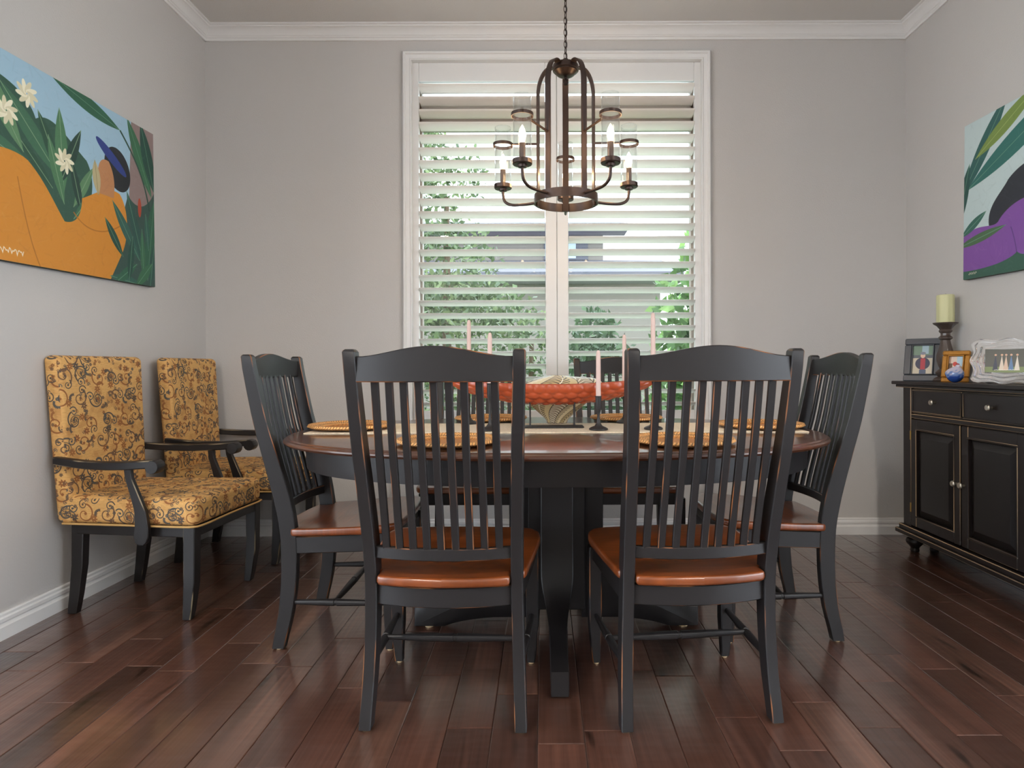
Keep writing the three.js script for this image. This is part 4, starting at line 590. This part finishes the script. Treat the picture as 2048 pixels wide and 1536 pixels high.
// ------------------------------------------------------------------ canvases: plain generic tropical compositions in the colours of the originals
{
  const S = 900, leafPath = (x, x0, y0, x1, y1, bulge) => { const mx = (x0 + x1) / 2, my = (y0 + y1) / 2, dx = x1 - x0, dy = y1 - y0; x.beginPath(); x.moveTo(x0, y0); x.quadraticCurveTo(mx - dy * bulge, my + dx * bulge, x1, y1); x.quadraticCurveTo(mx + dy * bulge, my - dx * bulge, x0, y0); };
  const leaf = (x, a, b, c, d, w, f, vein) => { x.fillStyle = f; leafPath(x, a, b, c, d, w); x.fill(); x.strokeStyle = vein; x.lineWidth = 3; x.beginPath(); x.moveTo(a, b); x.lineTo(c, d); x.stroke(); };
  const dab = (x, w, h, n, seed, a) => { const R = rng(seed); for (let i = 0; i < n; i++) { x.fillStyle = R() < 0.5 ? `rgba(255,255,255,${a})` : `rgba(0,0,0,${a})`; x.beginPath(); x.ellipse(R() * w, R() * h, 6 + R() * 26, 1.5 + R() * 3, R() * 3.14, 0, 7); x.fill(); } };
  const canvas = (name, label, tex, x, y, z, turn, roll, w, h) => {
    const g = thing(name, label, 'painting', [x, y, z], turn, 'paintings on the side walls'); g.rotation.set(0, turn, roll, 'YXZ');
    part('canvas_edge', box(w, h, 0.028, 0, 0, -0.0145, { ch: 0.002 }), std({ color: '#3f4742', roughness: 0.8 }), g);
    part('canvas_face', new THREE.PlaneGeometry(w - 0.002, h - 0.002).translate(0, 0, 0.0004), std({ map: tex, roughness: 0.55 }), g);
  };
  const W = 1.15, H = 0.775, X = (r) => (W - r) * S, Y = (t) => t * S;
  const left = canvasTex(Math.round(W * S), Math.round(H * S), (x, w, h) => {
    x.fillStyle = '#9dc0d6'; x.fillRect(0, 0, w, h);
    x.fillStyle = '#8d7a78'; x.beginPath(); x.moveTo(X(0.17), Y(0)); x.lineTo(w, Y(0)); x.lineTo(w, Y(0.5)); x.lineTo(X(0.2), Y(0.5)); x.fill();
    x.fillStyle = '#2f5547'; x.beginPath(); x.moveTo(0, Y(0.12)); x.bezierCurveTo(X(0.95), Y(0.06), X(0.78), Y(0.1), X(0.74), Y(0.2)); x.bezierCurveTo(X(0.66), Y(0.14), X(0.58), Y(0.22), X(0.47), Y(0.28)); x.bezierCurveTo(X(0.42), Y(0.34), X(0.42), Y(0.44), X(0.52), Y(0.6)); x.lineTo(0, Y(0.7)); x.fill();
    const greens = ['#3c6b52', '#28503f', '#4a7a57', '#1f4038', '#5a8560'];
    [[0.62, 0.4, 0.9, 0.12], [0.6, 0.42, 0.73, 0.16], [0.6, 0.45, 0.62, 0.11], [0.62, 0.42, 0.5, 0.16], [0.55, 0.5, 0.43, 0.3], [0.75, 0.4, 1.1, 0.3], [0.66, 0.45, 0.82, 0.3], [0.6, 0.5, 0.68, 0.24], [0.5, 0.52, 0.56, 0.3], [0.8, 0.35, 1.0, 0.05], [0.55, 0.55, 0.44, 0.42]].forEach(([a, b, c, d], i) => leaf(x, X(a), Y(b), X(c), Y(d), 0.2, greens[i % 5], '#7fa07e'));
    for (const [a, b] of [[0.874, 0.22], [0.78, 0.12], [0.595, 0.32], [1.02, 0.2]]) for (let i = 0; i < 9; i++) { x.fillStyle = i % 2 ? '#efead0' : '#d9d4b4'; x.save(); x.translate(X(a), Y(b)); x.rotate(i * 0.7 + a * 9); x.beginPath(); x.ellipse(24, 0, 25, 9, 0.3, 0, 7); x.fill(); x.restore(); }
    x.fillStyle = '#33504a'; x.beginPath(); x.moveTo(w, Y(0.3)); x.bezierCurveTo(X(0.06), Y(0.4), X(0.14), Y(0.42), X(0.2), Y(0.36)); x.lineTo(X(0.36), Y(0.78)); x.lineTo(w, h); x.fill();
    // two rounded orange dunes
    x.fillStyle = '#d18a2e'; x.beginPath(); x.moveTo(0, Y(0.52)); x.bezierCurveTo(X(1.05), Y(0.36), X(0.86), Y(0.34), X(0.78), Y(0.375)); x.bezierCurveTo(X(0.7), Y(0.43), X(0.66), Y(0.5), X(0.6), Y(0.57)); x.bezierCurveTo(X(0.5), Y(0.57), X(0.5), Y(0.46), X(0.5), Y(0.45)); x.bezierCurveTo(X(0.4), Y(0.4), X(0.34), Y(0.35), X(0.26), Y(0.37)); x.bezierCurveTo(X(0.2), Y(0.42), X(0.19), Y(0.55), X(0.25), Y(0.65)); x.lineTo(X(0.33), Y(0.78)); x.lineTo(0, Y(0.78)); x.fill();
    x.strokeStyle = '#b06f22'; x.lineWidth = 5; x.beginPath(); x.moveTo(X(0.83), Y(0.45)); x.bezierCurveTo(X(0.8), Y(0.6), X(0.77), Y(0.7), X(0.73), Y(0.775)); x.stroke(); x.beginPath(); x.moveTo(X(0.55), Y(0.52)); x.bezierCurveTo(X(0.47), Y(0.6), X(0.36), Y(0.58), X(0.26), Y(0.52)); x.stroke();
    // dark stones and a pale leaf behind the second dune
    x.fillStyle = '#20262c'; x.beginPath(); x.ellipse(X(0.27), Y(0.26), 75, 92, -0.5, 0, 7); x.fill(); x.fillStyle = '#2c3f86'; x.beginPath(); x.ellipse(X(0.31), Y(0.215), 105, 22, 0.55, 0, 7); x.fill(); x.fillStyle = '#b98258'; x.beginPath(); x.moveTo(X(0.4), Y(0.4)); x.quadraticCurveTo(X(0.42), Y(0.22), X(0.33), Y(0.24)); x.quadraticCurveTo(X(0.28), Y(0.3), X(0.3), Y(0.4)); x.fill(); leaf(x, X(0.4), Y(0.41), X(0.42), Y(0.26), 0.32, '#b9ad86', '#94895f');
    [[0.25, 0.07, 0.67, -0.01, 0.16], [0.02, 0.33, 0.2, -0.01, 0.2], [0.0, 0.3, 0.1, -0.02, 0.25], [0.12, 0.66, 0.31, 0.41, 0.18], [0.08, 0.7, 0.21, 0.34, 0.15], [0.06, 0.75, 0.0, 0.34, 0.2], [0.09, 0.76, 0.1, 0.5, 0.14], [0.24, 0.66, 0.36, 0.5, 0.22], [0.1, 0.78, 0.33, 0.76, 0.22], [0.04, 0.78, 0.0, 0.55, 0.2], [0.3, 0.79, 0.14, 0.68, 0.25], [0.15, 0.79, 0.02, 0.66, 0.3], [0.2, 0.77, 0.17, 0.55, 0.2], [0.05, 0.6, 0.07, 0.42, 0.2]].forEach(([a, b, c, d, bl], i) => leaf(x, X(a), Y(b), X(c), Y(d), bl, ['#2c6049', '#366a4c', '#1f4a40', '#2f5d54', '#27514a'][i % 5], '#5d8c72'));
    x.strokeStyle = '#24473c'; x.lineWidth = 9; x.beginPath(); x.moveTo(X(0.25), Y(0.07)); x.bezierCurveTo(X(0.15), Y(0.16), X(0.07), Y(0.25), X(0.04), Y(0.4)); x.stroke();
    x.fillStyle = '#a8452f'; x.beginPath(); x.ellipse(X(0.115), Y(0.4), 12, 42, 0, 0, 7); x.fill();
    x.strokeStyle = '#f1e6d2'; x.lineWidth = 3; x.beginPath(); for (let i = 0; i < 26; i++) x.lineTo(X(0.93) + i * 4.4, Y(0.735) + 12 * Math.sin(i * 1.9) * Math.cos(i * 0.5)); x.stroke(); dab(x, w, h, 900, 3, 0.022);
  });
  canvas('wall_painting', 'canvas of orange dunes, green leaves and pale blue sky above armchairs', left, -1.973, 1.79, -3.179 + W / 2, Math.PI / 2, 0.0175, W, H);
  const X2 = (r) => r * S; // measured from the end next to the window wall
  const right = canvasTex(Math.round(W * S), Math.round(H * S), (x, w, h) => {
    x.fillStyle = '#bdd0d2'; x.fillRect(0, 0, w, h);
    x.fillStyle = '#2a2f38'; x.beginPath(); x.moveTo(X2(0.18), Y(0.54)); x.bezierCurveTo(X2(0.16), Y(0.44), X2(0.26), Y(0.4), X2(0.3), Y(0.35)); x.bezierCurveTo(X2(0.42), Y(0.26), X2(0.62), Y(0.28), X2(0.7), Y(0.45)); x.lineTo(X2(0.7), Y(0.56)); x.fill();
    x.fillStyle = '#7f4f9f'; x.beginPath(); x.moveTo(0, Y(0.56)); x.bezierCurveTo(X2(0.1), Y(0.5), X2(0.2), Y(0.56), X2(0.24), Y(0.53)); x.bezierCurveTo(X2(0.3), Y(0.46), X2(0.45), Y(0.42), X2(0.6), Y(0.5)); x.bezierCurveTo(X2(0.8), Y(0.55), X2(1.0), Y(0.6), w, Y(0.62)); x.lineTo(w, h); x.lineTo(0, h); x.fill();
    x.strokeStyle = '#5f3a80'; x.lineWidth = 5; x.beginPath(); x.moveTo(X2(0.32), Y(0.57)); x.quadraticCurveTo(X2(0.35), Y(0.64), X2(0.36), Y(0.71)); x.stroke();
    x.fillStyle = '#345c4e'; x.beginPath(); x.moveTo(0, Y(0.735)); x.bezierCurveTo(X2(0.15), Y(0.74), X2(0.3), Y(0.73), X2(0.36), Y(0.69)); x.bezierCurveTo(X2(0.4), Y(0.74), X2(0.7), Y(0.7), w, Y(0.72)); x.lineTo(w, h); x.lineTo(0, h); x.fill();
    [[-0.02, 0.36, 0.3, -0.06, 0.16], [0.02, 0.33, 0.75, 0.0, 0.14], [-0.05, 0.52, 0.04, 0.2, 0.2], [-0.02, 0.56, 0.16, 0.462, 0.22], [-0.05, 0.61, 0.29, 0.555, 0.13], [0.5, 0.2, 1.0, -0.05, 0.14], [0.7, 0.6, 1.0, 0.3, 0.2]].forEach(([a, b, c, d, bl], i) => leaf(x, X2(a), Y(b), X2(c), Y(d), bl, ['#2f5f5c', '#2f6d66', '#26524c', '#33655a', '#4a6b4c'][i % 5], '#6b9880'));
    leaf(x, X2(0.08), Y(0.19), X2(0.5), Y(-0.03), 0.16, '#77904a', '#9fb36c');
    x.strokeStyle = '#d9d2c0'; x.lineWidth = 2.5; x.beginPath(); for (let i = 0; i < 16; i++) x.lineTo(X2(0.04) + i * 3.4, Y(0.75) + 5 * Math.sin(i * 1.7)); x.stroke(); dab(x, w, h, 700, 8, 0.022);
  });
  canvas('wall_painting', 'canvas of purple mounds and teal leaves above the buffet', right, 2.138, 1.811, -3.167 + W / 2, -Math.PI / 2, -0.0185, W, H);
}

// ------------------------------------------------------------------ recessed ceiling lights of the living space
{
  const spots = [[-1.5, 0.4], [1.7, 0.4], [-1.5, 1.9], [1.7, 1.9]];
  const g0 = () => { const d = thing('recessed_light', 'round recessed ceiling downlight behind the camera', 'light', [0, 0, 0], 0, 'recessed ceiling lights'); part('trim_ring', lathe([[0.06, -0.002], [0.085, -0.006], [0.09, 0], [0.06, 0]], 32), M.white, d); part('lens', new THREE.CircleGeometry(0.06, 28).rotateX(Math.PI / 2).translate(0, -0.0025, 0), std({ color: '#ffffff', emissive: '#ffe6c4', emissiveIntensity: 12 }), d); return d; };
  const d0 = g0(); spots.forEach(([x, z], i) => { const d = i ? dup(d0, d0.userData.label, [x, CH, z], 0) : d0; d.position.set(x, CH, z); const L = new THREE.SpotLight('#fff4e6', 7, 0, 1.5, 0.7); L.position.set(x, CH - 0.012, z); L.target.position.set(x, 0, z); L.shadow.radius = 3; L.castShadow = true; scene.add(L, L.target); });
}
renderer.render(scene, camera);
